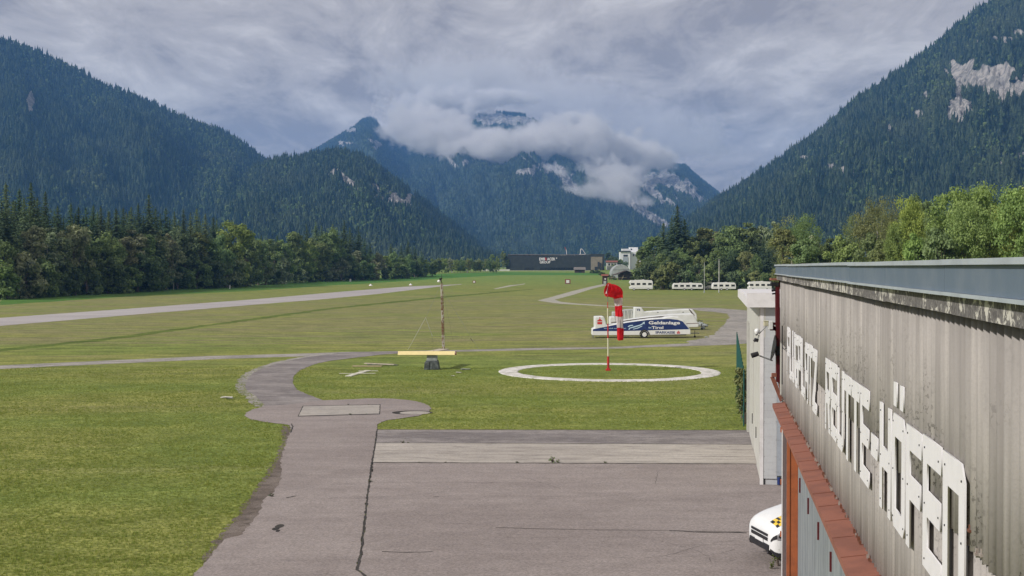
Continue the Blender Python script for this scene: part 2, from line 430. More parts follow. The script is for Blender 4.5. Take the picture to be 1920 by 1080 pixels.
def ribbon(name, pts, wid, z, mat, jit=.02, step=.4):
    """thin irregular crack or joint along world points"""
    pts = [Vector((p[0], p[1])) for p in pts]; L = []; Rr = []
    for a, b in zip(pts, pts[1:]):
        d = b - a; n = max(1, int(d.length / step)); nr = Vector((-d.y, d.x)).normalized()
        for k in range(n + (b is pts[-1])):
            q = a + d * k / n; j = (random.random() - .5) * 2 * jit; ww = wid * (.5 + random.random() * .9) / 2
            L.append(q + nr * (j + ww)); Rr.append(q + nr * (j - ww))
    m = len(L)
    v = [(q.x, q.y, z) for q in L] + [(q.x, q.y, z) for q in Rr]
    o = mesh_obj(name, v, [(i + 1, i, m + i, m + i + 1) for i in range(m - 1)], MATS[mat]); o['kind'] = 'structure'
    return o
ribbon('pavement_joint', px((707, 806), (704, 831), (697.5, 868), (692, 907), (677, 1037), (669.5, 1070), (684, 1081), (700, 1095)), .06, .027, 'crack_fill', .012, .25)
ribbon('pavement_joint', px((704, 831.2), (900, 832), (1200, 833.3), (1416, 834.5)), .05, .027, 'crack_fill', .02)
ribbon('pavement_joint', px((698, 868.3), (1000, 869.4), (1424, 871)), .10, .028, 'crack_fill', .03)
ribbon('pavement_joint', px((707, 806.3), (1000, 806.8), (1407, 807.6)), .10, .027, 'soil', .04)
ribbon('pavement_joint', px((930, 990.5), (1010, 993), (1130, 995), (1250, 996), (1330, 998), (1405, 999)), .035, .024, 'crack_fill', .02, .25)
ribbon('pavement_joint', px((1255, 996.5), (1330, 1000), (1400, 1000.5)), .09, .0245, 'crack_fill', .03, .2)
ribbon('pavement_crack', px((716, 1036), (760, 1037), (812, 1036)), .05, .024, 'crack_fill', .03, .2)
ribbon('pavement_crack', px((695, 905.5), (900, 906), (1100, 905.5)), .012, .024, 'crack_fill', .005)
ribbon('pavement_crack', px((812, 933), (823, 932.5)), .05, .024, 'crack_fill', .02, .1)
ribbon('pavement_crack', px((537, 935), (556, 931)), .06, .024, 'crack_fill', .02, .1)
ribbon('pavement_crack', px((546, 795.5), (549, 801), (545, 812)), .06, .027, 'crack_fill', .02, .15)
for q in ((517, 993, .10), (524, 988, .12), (521, 997, .06)):
    c = G(q[0], q[1]); gsheet('oil_stain', [c + Vector((cos(a) * q[2], sin(a) * q[2] * 2.2, 0)) for a in np.linspace(0, 2 * pi, 16)[:-1]], .024 + .01 * q[2], 'crack_fill', .06, .08)

for q in range(7):      # hairline cracks wandering over the old asphalt
    x = random.uniform(560, 1380); y = random.uniform(885, 1060); pts_ = [G(x, y)]
    an = random.choice((0.05, .1, -.1, 1.3, 1.7)) + random.uniform(-.2, .2)
    for k in range(random.randint(3, 7)):
        an += random.uniform(-.35, .35); pts_.append(pts_[-1] + Vector((cos(an), sin(an), 0)) * random.uniform(.35, .8))
    ribbon('pavement_crack', pts_, .009, .0242 + q * .0001, 'crack_fill', .012, .12)
# white ring round the windsock
RC = G(1142, 697)
vs = []; fs = []; n = 160
for i in range(n):
    a = 2 * pi * i / n
    ro = 7.52 + .07 * (random.random() - .5); ri = 6.32 + .10 * (random.random() - .5)
    vs += [(RC.x + ro * cos(a), RC.y + ro * sin(a), .035), (RC.x + ri * cos(a), RC.y + ri * sin(a), .035), (RC.x + (ro + .06) * cos(a), RC.y + (ro + .06) * sin(a), .0), (RC.x + (ri - .06) * cos(a), RC.y + (ri - .06) * sin(a), .0)]
    j = (i + 1) % n
    fs += [(4 * i + 1, 4 * i, 4 * j, 4 * j + 1), (4 * i, 4 * i + 2, 4 * j + 2, 4 * j), (4 * i + 3, 4 * i + 1, 4 * j + 1, 4 * j + 3)]
ring = mesh_obj('ground_ring', vs, fs, MATS['white_ring'])
tag(ring, 'large white painted ring lying in the grass around the windsock pole', 'ground marking')
# bare dry patches of the field
for i, (x, y, rx, ry) in enumerate(((1060, 589.5, 2.6, 5), (870, 612, 1.6, 4), (985, 591, 1.4, 3), (1000, 619, 1.4, 3), (935, 595, 1.2, 3))):
    c = G(x, y)
    o = gsheet('bare_patch', [c + Vector((cos(a) * rx, sin(a) * ry, 0)) for a in np.linspace(0, 2 * pi, 20)[:-1]], .004, 'gravel_dry' if 'gravel_dry' in MATS else 'grass', .9, .8) if False else None

# ------------------------------------------------------------------ mountains
def poly_y(tab):
    xs = np.array([p[0] for p in tab], float); ys = np.array([p[1] for p in tab], float)
    return lambda x: np.interp(x, xs, ys)
class Mountain:
    def __init__(s, name, tab, rf, rr, x0, x1, seed, gully, power=1.0, foot=None, base=None):
        s.name = name; s.ridge = poly_y(tab); s.rf = rf; s.rr = rr; s.x0 = x0; s.x1 = x1; s.seed = seed; s.g = gully; s.pw = power
        s.rough = 0.0
    def co(s, x, t):
        """x: azimuth as photograph column, t: 0 foot .. 1 ridge .. 1.35 behind"""
        th = np.arctan((x - 960) / F)
        rr = s.rr(x) if callable(s.rr) else s.rr
        rf = s.rf(x) if callable(s.rf) else s.rf
        r = rf + (rr - rf) * t
        zr = CAMZ + (500 - s.ridge(x)) / F * rr * np.cos(th)
        z0 = 4.0
        tt = np.clip(t, 0, 1)
        env = np.sin(np.pi * np.clip(tt, 0, 1)) ** .8
        g = (fbm(x / s.g + t * 1.2, t * 1.6 + x * 0, 5, s.seed) - .5) * .34 + (fbm(x / (s.g * .3), t * 5, 4, s.seed + 3) - .5) * .12
        z = z0 + (zr - z0) * (tt ** s.pw + g * env)
        z = np.where(t > 1, z0 + (zr - z0) * (1 - (t - 1) * 1.6), z)
        z = z + (fbm(x / 3.0, t * 60, 3, s.seed + 9) - .5) * s.rough * env
        return np.stack([r * np.sin(th), r * np.cos(th), z], -1)
    def screen_y(s, co):
        return 500 - (co[..., 2] - CAMZ) / co[..., 1] * F
    def build(s, nu, nv, mat, rock):
        xs = np.linspace(s.x0, s.x1, nu); ts = np.linspace(-.04, 1.35, nv)
        X, T = np.meshgrid(xs, ts, indexing='ij')
        co = s.co(X, T)
        rk = rock(X, s.screen_y(co), co)
        i = np.arange(nu - 1)[:, None] * nv + np.arange(nv - 1)[None]
        faces = np.stack([i, i + nv, i + nv + 1, i + 1], -1).reshape(-1, 4)
        o = mesh_obj(s.name, co.reshape(-1, 3), faces, mat, smooth=True)
        at = o.data.attributes.new('rock', 'FLOAT', 'POINT'); at.data.foreach_set('value', rk.reshape(-1).astype(np.float32))
        o['kind'] = 'structure'
        return o
    def scatter(s, N, rock, dens=None):
        out = []
        while sum(len(a) for a in out) < N:
            x = rng.uniform(s.x0, s.x1, N); 
            rfm = s.rf if not callable(s.rf) else 1000; rrm = s.rr if not callable(s.rr) else 3000
            u = rng.uniform(0, 1, N); k = rfm / rrm
            r = np.sqrt(k * k + u * (1.06 ** 2 - k * k)); t = (r - k) / (1 - k)
            co = s.co(x, t); rk = rock(x, s.screen_y(co), co)
            keep = rng.uniform(0, 1, N) > rk * 2.2
            out.append(np.concatenate([co[keep], x[keep, None], t[keep, None]], 1))
        return np.concatenate(out)[:N]

def blob(x, y, cx, cy, rx, ry, rot=0.0):
    c, s_ = cos(rot), sin(rot); dx = x - cx; dy = y - cy
    u = (dx * c + dy * s_) / rx; v = (-dx * s_ + dy * c) / ry
    return np.clip(1.25 - np.sqrt(u * u + v * v), 0, 1)
def seg(x, y, x0, y0, x1, y1, w0, w1):
    dx, dy = x1 - x0, y1 - y0; t = np.clip(((x - x0) * dx + (y - y0) * dy) / (dx * dx + dy * dy), 0, 1)
    d = np.hypot(x - x0 - t * dx, y - y0 - t * dy); n = fbm(x / 5.0, y / 4.0, 3, 91)
    return np.clip((1.3 - d / (w0 + (w1 - w0) * t)) * 2 + (n - .5) * 2.2 - .3, 0, 1)
def rockmask(blobs, sc=14, base=0.0, segs=()):
    def f(x, y, co):
        m = np.zeros_like(x)
        for b in blobs: m = np.maximum(m, blob(x, y, *b[:5] if len(b) > 5 else b) if len(b) <= 5 else blob(x, y, *b[:5]) * b[5])
        n = fbm(x / sc, y / sc * .8, 4, 77)
        r = np.clip((m + (n - .5) * 1.5 - .42) * 4, 0, 1) * (m > .02)
        for s_ in segs: r = np.maximum(r, seg(x, y, *s_))
        return r
    return f

A_tab = [(-300, -60), (0, 66), (80, 98), (150, 128), (200, 158), (250, 174), (330, 212), (380, 232), (420, 243), (455, 262), (480, 285), (505, 300), (560, 345), (620, 390), (720, 470), (760, 495)]
B_tab = [(380, 420), (440, 345), (480, 312), (505, 300), (530, 296), (560, 293), (600, 283), (640, 281), (680, 292), (720, 319), (780, 364), (830, 402), (880, 446), (910, 470), (935, 486), (960, 498)]
C_tab = [(400, 420), (505, 330), (575, 286), (620, 262), (665, 234), (680, 222), (695, 218), (705, 223), (725, 250), (760, 272), (820, 275), (850, 240), (870, 221), (900, 213), (940, 208), (975, 211), (1000, 222), (1030, 240), (1060, 255), (1090, 262), (1120, 280), (1160, 305), (1200, 315), (1230, 308), (1250, 306), (1285, 308), (1300, 322), (1315, 335), (1345, 358), (1400, 402), (1470, 450)]
D_tab = [(1180, 500), (1240, 455), (1295, 405), (1340, 375), (1380, 350), (1420, 325), (1450, 306), (1500, 268), (1540, 241), (1570, 215), (1600, 186), (1650, 154), (1700, 119), (1740, 89), (1790, 47), (1850, 0), (1920, -50), (2000, -90), (2300, -90)]
TREE_A = 11.0     # crown height subtracted so that the tree tops, not the soil, make the skyline
def lower(tab, px_): return [(x, y + px_) for x, y in tab]
MA = Mountain('left_mountain', lower(A_tab, 6), 2000, 3700, -330, 760, 11, 120)
MBm = Mountain('left_foothill', lower(B_tab, 6), 1650, 2900, 380, 960, 23, 80, .9)
MC = Mountain('central_mountain', lower(C_tab, 3), 2800, 7000, 400, 1470, 37, 110, 1.05)
MD = Mountain('right_mountain', lower(D_tab, 7), 1500, 3100, 1180, 2300, 41, 140, 1.0)

rockA = rockmask([(60, 190, 8, 30), (230, 250, 4, 4)], 10)
rockB = rockmask([(650, 338, 34, 13, .7), (668, 355, 18, 9, .5), (712, 372, 18, 8), (748, 380, 42, 19, .35), (770, 376, 15, 13), (625, 330, 12, 7), (700, 350, 20, 6, .5)], 12)
rockC = rockmask([(645, 268, 22, 4, .1), (705, 268, 14, 5, .6), (705, 277, 8, 5), (838, 296, 30, 3, .85), (848, 290, 14, 2.5, .9), (1000, 300, 16, 2.5, .85), (872, 305, 12, 6), (1030, 318, 42, 16, .2), (985, 322, 28, 10), (1060, 335, 40, 10, .9),
                  (1190, 385, 55, 7, .62), (1218, 408, 34, 4, .62), (1180, 372, 30, 10, .5), (1270, 345, 60, 18, .5), (1220, 335, 60, 16), (1300, 350, 26, 4, .8), (1315, 372, 30, 3, .75), (1265, 385, 20, 3, .9), (930, 225, 80, 16), (1230, 365, 40, 10, .6), (660, 245, 10, 5, -.5)], 9, segs=((1162, 366, 1200, 394, 5, 9), (1200, 394, 1248, 423, 9, 7), (822, 283, 845, 300, 1.5, 3), (845, 300, 860, 315, 3, 1.5), (978, 294, 992, 306, 1.8, 1.2), (635, 268, 645, 274, 2, 2), (693, 262, 708, 272, 2, 4), (1262, 362, 1272, 380, 1.5, 1.5), (1318, 368, 1330, 378, 1.5, 1.5), (1040, 305, 1056, 322, 3, 2)))
rockD = rockmask([(1845, 150, 92, 42, .05), (1895, 165, 56, 36), (1800, 205, 28, 36, .3), (1790, 135, 28, 24), (1880, 75, 26, 8), (1835, 78, 14, 5), (1905, 62, 16, 6), (1505, 300, 18, 7), (1575, 320, 34, 12, .2), (1725, 215, 16, 10), (1735, 185, 8, 16), (1665, 245, 6, 16), (1900, 298, 36, 7, -.35)], 13)

def mtn_mat(name, soil, rock1, rock2, sc):
    def fn(t):
        p = pos(t); a = t.new('ShaderNodeAttribute'); a.attribute_name = 'rock'; rk = a.outputs['Fac']
        n = t.noise(p, .02 * sc, 7, .65); n2 = t.noise(t.mapping(p, scale=(1, 1, .25)), .035 * sc, 9, .75, dist=1.2)
        col = t.mix(t.ramp(n, .35, .65), soil, tuple(c * 1.7 for c in soil))
        rc = t.mix(t.ramp(n2, .44, .58), rock1, rock2)
        col = t.mix(t.ramp(rk, .3, .7), col, rc)
        return bsdf(t, col, .95, t.math('ADD', n2, n), .8, 3.0, spec=.05)
    return material(name, fn)
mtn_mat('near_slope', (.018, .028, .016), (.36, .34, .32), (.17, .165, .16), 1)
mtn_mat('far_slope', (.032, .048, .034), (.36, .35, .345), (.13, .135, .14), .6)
MA.rough = 14; MBm.rough = 12; MD.rough = 16; MC.rough = 25
MA.build(500, 240, MATS['near_slope'], rockA)
MBm.build(360, 200, MATS['near_slope'], rockB)
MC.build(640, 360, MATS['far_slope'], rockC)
MD.build(560, 300, MATS['near_slope'], rockD)

# trees too far to be told apart: one mass per mountain, small conifers and broadleaf crowns set on the slope
def far_tree_mat(name, c1, c2, c3):
    def fn(t):
        r = t.new('ShaderNodeObjectInfo').outputs['Random']; p = pos(t)
        n = t.noise(p, .004, 4, .6)
        col = t.mix(t.math('POWER', r, 1.4), c1, c2)
        col = t.mix(t.math('MULTIPLY', t.ramp(n, .48, .66), .55), col, c3)
        g = t.noise(p, .35, 3, .7)
        col = t.mix(1.0, col, t.mix(t.ramp(g, .3, .7), (.6, .6, .6), (1.4, 1.4, 1.4)), 'MULTIPLY')
        d = t.new('ShaderNodeBsdfDiffuse'); t.put(d.inputs[0], col)
        return d.outputs[0]
    return material(name, fn)
far_tree_mat('far_conifer', (.012, .024, .017), (.068, .092, .050), (.072, .090, .050))
far_tree_mat('far_broadleaf', (.060, .100, .040), (.115, .155, .060), (.12, .13, .06))

def small_conifer(seed, h=20, r=4.4):
    rd = random.Random(seed); mb = MB(); n = 7; tiers = 5
    for k in range(tiers):
        z0 = h * (.06 + .8 * k / tiers); z1 = min(h, z0 + h * .36)
        if k == tiers - 1: z1 = h
        rr = r * (1 - k / tiers) ** .85 * (1 + rd.uniform(-.12, .12)) + .25
        a0 = rd.random() * 6; b = len(mb.v)
        vs = [(rr * (1 + .35 * rd.uniform(-1, 1)) * cos(a0 + 2 * pi * i / n), rr * (1 + .35 * rd.uniform(-1, 1)) * sin(a0 + 2 * pi * i / n), z0 + rd.uniform(-.7, .7)) for i in range(n)]
        vs.append((rd.uniform(-.15, .15), rd.uniform(-.15, .15), z1))
        mb.add(vs, [(i, (i + 1) % n, n) for i in range(n)])
    return mb
def small_broadleaf(seed, h=15, r=4.6):
    rd = random.Random(seed); mb = MB()
    for k in range(7):
        a = rd.random() * 6.3; q = r * .5 * rd.random()
        b = len(mb.v); mb.sphere((q * cos(a), q * sin(a), h * (.45 + .35 * rd.random())), r * rd.uniform(.4, .62), 6, 4, (1, 1, .95))
        for i in range(b, len(mb.v)): mb.v[i] += Vector((rd.uniform(-.5, .5), rd.uniform(-.5, .5), rd.uniform(-.5, .5)))
    return mb
def proto(mb, mat):
    me = mb.mesh('far_tree', MATS[mat]); return me
P_CON = [proto(small_conifer(i, 20 + i, 4.2 + .3 * (i % 3)), 'far_conifer') for i in range(4)]
P_BRO = [proto(small_broadleaf(10 + i, 15 + i), 'far_broadleaf') for i in range(3)]

def instancer(name, pts, scale, protos, rotz=True, tilt=.06):
    """one object: points that carry the tree meshes through a geometry-node instance"""
    me = bpy.data.meshes.new(name); me.vertices.add(len(pts)); me.vertices.foreach_set('co', pts.astype(np.float32).ravel())
    a = me.attributes.new('sc', 'FLOAT_VECTOR', 'POINT'); a.data.foreach_set('vector', scale.astype(np.float32).ravel())
    a = me.attributes.new('pick', 'INT', 'POINT'); a.data.foreach_set('value', rng.integers(0, len(protos), len(pts)).astype(np.int32))
    rot = np.stack([rng.normal(0, tilt, len(pts)), rng.normal(0, tilt, len(pts)), rng.uniform(0, 6.28, len(pts))], -1)
    a = me.attributes.new('rt', 'FLOAT_VECTOR', 'POINT'); a.data.foreach_set('vector', rot.astype(np.float32).ravel())
    o = link(name, me)
    ng = bpy.data.node_groups.new(name, 'GeometryNodeTree')
    ng.interface.new_socket('Geometry', in_out='INPUT', socket_type='NodeSocketGeometry')
    ng.interface.new_socket('Geometry', in_out='OUTPUT', socket_type='NodeSocketGeometry')
    N = ng.nodes; L = ng.links
    gi = N.new('NodeGroupInput'); go = N.new('NodeGroupOutput'); iop = N.new('GeometryNodeInstanceOnPoints')
    L.new(gi.outputs[0], iop.inputs['Points'])
    join = N.new('GeometryNodeJoinGeometry')
    for me_ in protos[::-1]:
        po = bpy.data.objects.new(name + '_piece', me_)     # never linked to the scene
        oi = N.new('GeometryNodeObjectInfo'); oi.inputs[0].default_value = po; oi.inputs['As Instance'].default_value = True
        L.new(oi.outputs['Geometry'], join.inputs[0])
    L.new(join.outputs[0], iop.inputs['Instance']); iop.inputs['Pick Instance'].default_value = True
    def attr(nm, dt):
        n = N.new('GeometryNodeInputNamedAttribute'); n.data_type = dt; n.inputs[0].default_value = nm; return n.outputs[0]
    L.new(attr('pick', 'INT'), iop.inputs['Instance Index']); L.new(attr('sc', 'FLOAT_VECTOR'), iop.inputs['Scale'])
    L.new(attr('rt', 'FLOAT_VECTOR'), iop.inputs['Rotation'])
    L.new(iop.outputs[0], go.inputs[0])
    md = o.modifiers.new('trees', 'NODES'); md.node_group = ng
    o['kind'] = 'stuff'
    return o

def forest(M, rock, N, name, label, frac=.2, smin=.6, smax=1.1, bro=None):
    q = M.scatter(N, rock)
    isb = (rng.uniform(0, 1, len(q)) + (fbm(q[:, 3] / 60, q[:, 4] * 6, 3, 5) - .5) * 1.2) < frac + (bro(q) if bro else 0)
    for sel, pr, nm in ((~isb, P_CON, 'conifer_forest'), (isb, P_BRO, 'broadleaf_forest')):
        p = q[sel, :3].copy(); p[:, 2] -= 1.0
        s = rng.uniform(smin, smax, len(p)) * (.8 + .4 * fbm(q[sel, 3] / 8, q[sel, 4] * 30, 2, 2))
        sc = np.stack([s * rng.uniform(.85, 1.15, len(p)), s * rng.uniform(.85, 1.15, len(p)), s * rng.uniform(.85, 1.25, len(p))], -1)
        o = instancer(nm, p, sc, pr)
        o['label'] = ('dark conifers' if nm[0] == 'c' else 'lighter broadleaf trees') + ' ' + label
forest(MA, rockA, 40000, 'a', 'covering the tall mountain at the left', .16, .5, 1.0)
forest(MBm, rockB, 21000, 'b', 'covering the rounded foothill left of centre', .22, .48, .92)
forest(MD, rockD, 36000, 'd', 'covering the steep mountain at the right', .12, .52, 1.0)
forest(MC, rockC, 95000, 'c', 'covering the lower slopes of the cloudy central mountain', .25, .38, .72)
# ------------------------------------------------------------------ trees near enough to be told apart
def leaf_mat(name):
    def fn(t):
        oi = t.new('ShaderNodeObjectInfo'); c = oi.outputs['Color']; v = objco(t)
        n = t.noise(v, .45, 4, .6); f = t.noise(v, 4.0, 2, .6)
        col = t.mix(1.0, c, t.mix(t.ramp(n, .32, .68), (.68, .72, .7), (1.30, 1.25, 1.2)), 'MULTIPLY')
        col = t.mix(1.0, col, t.mix(t.ramp(f, .3, .7), (.7, .7, .7), (1.3, 1.3, 1.3)), 'MULTIPLY')
        d = t.new('ShaderNodeBsdfDiffuse'); t.put(d.inputs[0], col)
        tr = t.new('ShaderNodeBsdfTranslucent'); t.put(tr.inputs[0], t.mix(1.0, col, (1.1, 1.15, .7), 'MULTIPLY'))
        m = t.new('ShaderNodeMixShader'); m.inputs[0].default_value = .36
        t.l.new(d.outputs[0], m.inputs[1]); t.l.new(tr.outputs[0], m.inputs[2])
        return m.outputs[0]
    return material(name, fn)
leaf_mat('foliage')
worn('bark', (.16, .13, .11), (.08, .06, .05), 4, .95, .8)
worn('birch_bark', (.48, .46, .42), (.18, .16, .14), 6, .9, .8)

def spruce_mesh(seed, h=25.0, r=3.6, full=1.0):
    rd = random.Random(seed); V = []; Fc = []
    z = h * .05; step = .55
    while z < h * .985:
        k = z / h; L = r * (1 - k) ** .82 * (1 if k > .12 else .75) + .12
        nb = max(4, int(9 * (1 - k) + 4))
        a0 = rd.random() * 6.3
        for i in range(nb):
            if rd.random() > full: continue
            a = a0 + 2 * pi * i / nb + rd.uniform(-.25, .25); l = L * rd.uniform(.62, 1.12)
            dr = Vector((cos(a), sin(a), 0)); sd_ = Vector((-sin(a), cos(a), 0))
            m = 4 if l > 1.5 else 3
            for j in range(m):
                f0 = (j + .15) / m; f1 = (j + 1.15) / m
                zz = z + rd.uniform(-.2, .2) - l * .30 * f0 + (l * .12 * f0 * f0)
                p0 = dr * l * f0; p1 = dr * l * f1; w = l * .20 * (1.25 - f0) + .12
                drop = -l * rd.uniform(.10, .22) - .08
                b = len(V)
                V += [(p0.x, p0.y, zz), (p0.x + sd_.x * w + dr.x * l * .1, p0.y + sd_.y * w + dr.y * l * .1, zz + drop), (p1.x, p1.y, zz + drop * .9), (p0.x - sd_.x * w + dr.x * l * .1, p0.y - sd_.y * w + dr.y * l * .1, zz + drop)]
                Fc += [(b, b + 1, b + 2), (b, b + 2, b + 3)]
        z += step * rd.uniform(.8, 1.15) * (1.15 - .45 * k)
    for i in range(5): 
        b = len(V); a = rd.random() * 6; V += [(0, 0, h * 1.0), (.18 * cos(a), .18 * sin(a), h * .95), (-.18 * cos(a), -.18 * sin(a), h * .95)]; Fc.append((b, b + 1, b + 2))
    me = bpy.data.meshes.new('crown'); me.from_pydata(V, [], Fc); me.materials.append(MATS['foliage']); me.update()
    return me

def broad_mesh(seed, h=16.0, r=5.0, base=.18, shape='round', nl=46, per=120, leaf=.34, droop=0):
    """clumps of leaf faces on limbs; crown between base*h and h"""
    rd = np.random.default_rng(seed); rr = random.Random(seed)
    V = []; limbs = []
    cz = h * (base + 1) / 2; hz = h * (1 - base) / 2
    cl = []
    # a few big lobes, then clumps on and inside them
    lobes = [(Vector((0, 0, cz + hz * .35)), r * .62)]
    for i in range(7):
        a = rr.random() * 6.3; q = r * rr.uniform(.3, .62); zz = cz + hz * rr.uniform(-.75, .62)
        if shape == 'tall': q *= .7
        lobes.append((Vector((q * cos(a), q * sin(a), zz)), r * rr.uniform(.36, .6)))
    for i in range(nl):
        c, R_ = lobes[rr.randrange(len(lobes))]
        d = Vector((rr.gauss(0, 1), rr.gauss(0, 1), rr.gauss(.15, 1))).normalized()
        p = c + d * R_ * rr.uniform(.55, 1.25)
        k = (p.z - cz) / hz
        lim = r * math.sqrt(max(.03, 1 - min(1, abs(k) * (1.12 if k > 0 else .9)) ** 2.0)) * rr.uniform(.8, 1.12) * (1.0 if shape == 'round' else .72)
        q = math.hypot(p.x, p.y)
        if q > lim: p.x *= lim / q; p.y *= lim / q
        p.z = max(h * base * .8, min(h * .97, p.z)); cl.append((p, r * rr.uniform(.16, .30)))
    vs = []; 
    for p, cr in cl:
        n = int(per * rr.uniform(.6, 1.3))
        d = rd.normal(0, 1, (n, 3)); d /= np.linalg.norm(d, axis=1)[:, None]
        rad = cr * rd.uniform(.35, 1.12, n)[:, None]
        c = np.array(p) + d * rad * np.array([1.15, 1.15, .8])
        if droop: c[:, 2] -= droop * rd.uniform(0, 1, n) ** 2
        nrm = d + rd.normal(0, .55, (n, 3)); nrm[:, 2] += .35; nrm /= np.linalg.norm(nrm, axis=1)[:, None]
        u = np.cross(nrm, rd.normal(0, 1, (n, 3))); u /= np.linalg.norm(u, axis=1)[:, None]; v = np.cross(nrm, u)
        s = leaf * rd.uniform(.55, 1.25, n)[:, None]
        if droop: u = u * .6; v = v * .8 + np.array([0, 0, -.5])
        vs.append(np.stack([c - u * s, c - v * s * .7, c + u * s, c + v * s * .7], 1).reshape(-1, 3))
    V = np.concatenate(vs); nf = len(V) // 4; V[:, 2] *= h / np.percentile(V[:, 2], 99.7); V[:, :2] *= r / np.percentile(np.hypot(V[:, 0], V[:, 1]), 97)
    fc = np.arange(nf * 4).reshape(-1, 4)
    me = bpy.data.meshes.new('crown'); me.vertices.add(len(V)); me.vertices.foreach_set('co', V.astype(np.float32).ravel())
    me.loops.add(nf * 4); me.loops.foreach_set('vertex_index', fc.ravel().astype(np.int32))
    me.polygons.add(nf); me.polygons.foreach_set('loop_start', np.arange(0, nf * 4, 4, dtype=np.int32)); me.update(calc_edges=True)
    me.materials.append(MATS['foliage'])
    mb = MB(); mb.tube((0, 0, -.3), (rr.uniform(-.2, .2), rr.uniform(-.2, .2), h * .8), r * .045 + .06, .05, 8)
    for p, cr in cl[:16]:
        z0 = h * rr.uniform(base * .8, .55)
        mb.tube((0, 0, min(z0, p.z * .8)), p, r * .018 + .02, .02, 5, False)
    return me, mb.mesh('trunk', MATS['bark'])

def trunk_spruce(h):
    mb = MB(); mb.tube((0, 0, -.3), (0, 0, h * .98), .30, .03, 8); return mb.mesh('trunk', MATS['bark'])

SPR = [(spruce_mesh(i, 25, 4.5 + .45 * (i % 4), .95 if i != 3 else .78), trunk_spruce(25)) for i in range(6)]
BRD = [broad_mesh(30 + i, 16, 5.0 + .4 * (i % 3), (.10, .16, .08)[i % 3], nl=64, per=105, leaf=.36) for i in range(7)]
TAL = [broad_mesh(50 + i, 20, 4.0, .14, 'tall', nl=60, per=100, leaf=.33) for i in range(4)]
DRP = [broad_mesh(70 + i, 20, 5.6, .12, 'round', nl=66, per=150, leaf=.21, droop=1.2) for i in range(3)]
BIG = [broad_mesh(90 + i, 20, 6.8, .10, 'round', nl=92, per=170, leaf=.22) for i in range(5)]
BSH = [broad_mesh(110 + i, 4.5, 3.0, .0, 'round', nl=30, per=110, leaf=.24) for i in range(3)]
# big near crowns: finer leaves
PROTO = {'spruce': (SPR, 25), 'broad': (BRD, 16), 'tall': (TAL, 20), 'droop': (DRP, 20), 'big': (BIG, 20), 'bush': (BSH, 4.5)}
TREES = []
def tree(kind, x, top, Y, col, cat='tree', wide=1.0, desc='', where='', group=None, name=None, trunk_mat=None, vari=None):
    """tree whose tip stands at pixel (x, top) and whose foot is on the valley floor at depth Y"""
    pr, h0 = PROTO[kind]; tip = P(x, top, Y); base = Vector((tip.x, Y, gh(Y)))
    H = tip.z - base.z; s = H / h0
    me, tm = pr[(vari if vari is not None else random.randrange(99)) % len(pr)]
    o = thing(name or {'spruce': 'spruce_tree', 'bush': 'shrub'}.get(kind, 'broadleaf_tree'), '', cat, base, random.random() * 6.28, group)
    ww = s * wide * .84 if kind != 'spruce' else (.6 * s + .45) * wide
    o.scale = (ww, ww, s)
    c = link('crown', me, o); j = random.uniform(.88, 1.12)
    c.color = (*[min(1, q * j * random.uniform(.95, 1.05)) for q in col], 1)
    tk = link('trunk', tm, o)
    if trunk_mat: tk.material_slots[0].link = 'OBJECT'; tk.material_slots[0].material = MATS[trunk_mat]
    TREES.append((x, o, desc, where))
    return o

DK = (.085, .130, .078); DK2 = (.140, .195, .108); MID = (.200, .275, .125); LIT = (.275, .350, .125); OLV = (.235, .275, .125); GRY = (.280, .320, .210); BRN = (.245, .235, .160)
GL = 'trees of the wood beyond the runway'
base_l = lambda x: float(np.interp(x, [0, 110, 220, 330, 440, 560, 640, 740, 825], [562, 556, 550, 543, 539, 530, 527, 523, 517]))
def depth_of(x, y):
    return G(x, y).y
for x, top in ((11, 341), (-14, 352), (36, 352), (58, 339), (85, 357), (70, 368), (108, 384), (133, 379), (147, 386), (161, 387), (175, 382), (189, 385), (204, 394), (218, 388), (231, 387), (246, 386), (259, 380), (279, 362), (292, 388), (311, 388), (327, 394), (344, 391), (357, 396), (369, 389), (385, 399), (400, 405), (414, 418), (575, 418), (592, 414), (603, 421), (624, 417), (645, 411), (656, 424), (672, 423), (684, 446), (694, 455), (733, 455), (752, 458), (765, 452), (778, 463), (790, 470), (470, 432), (490, 440), (520, 440)):
    Y = depth_of(x, base_l(x)) + random.uniform(14, 34)
    tree('spruce', x, top, Y, DK if random.random() < .7 else DK2, 'spruce', random.uniform(1.0, 1.6), random.choice(('tall dark spruce', 'dark pointed spruce', 'dark green spruce')), 'wood beyond the runway', GL)
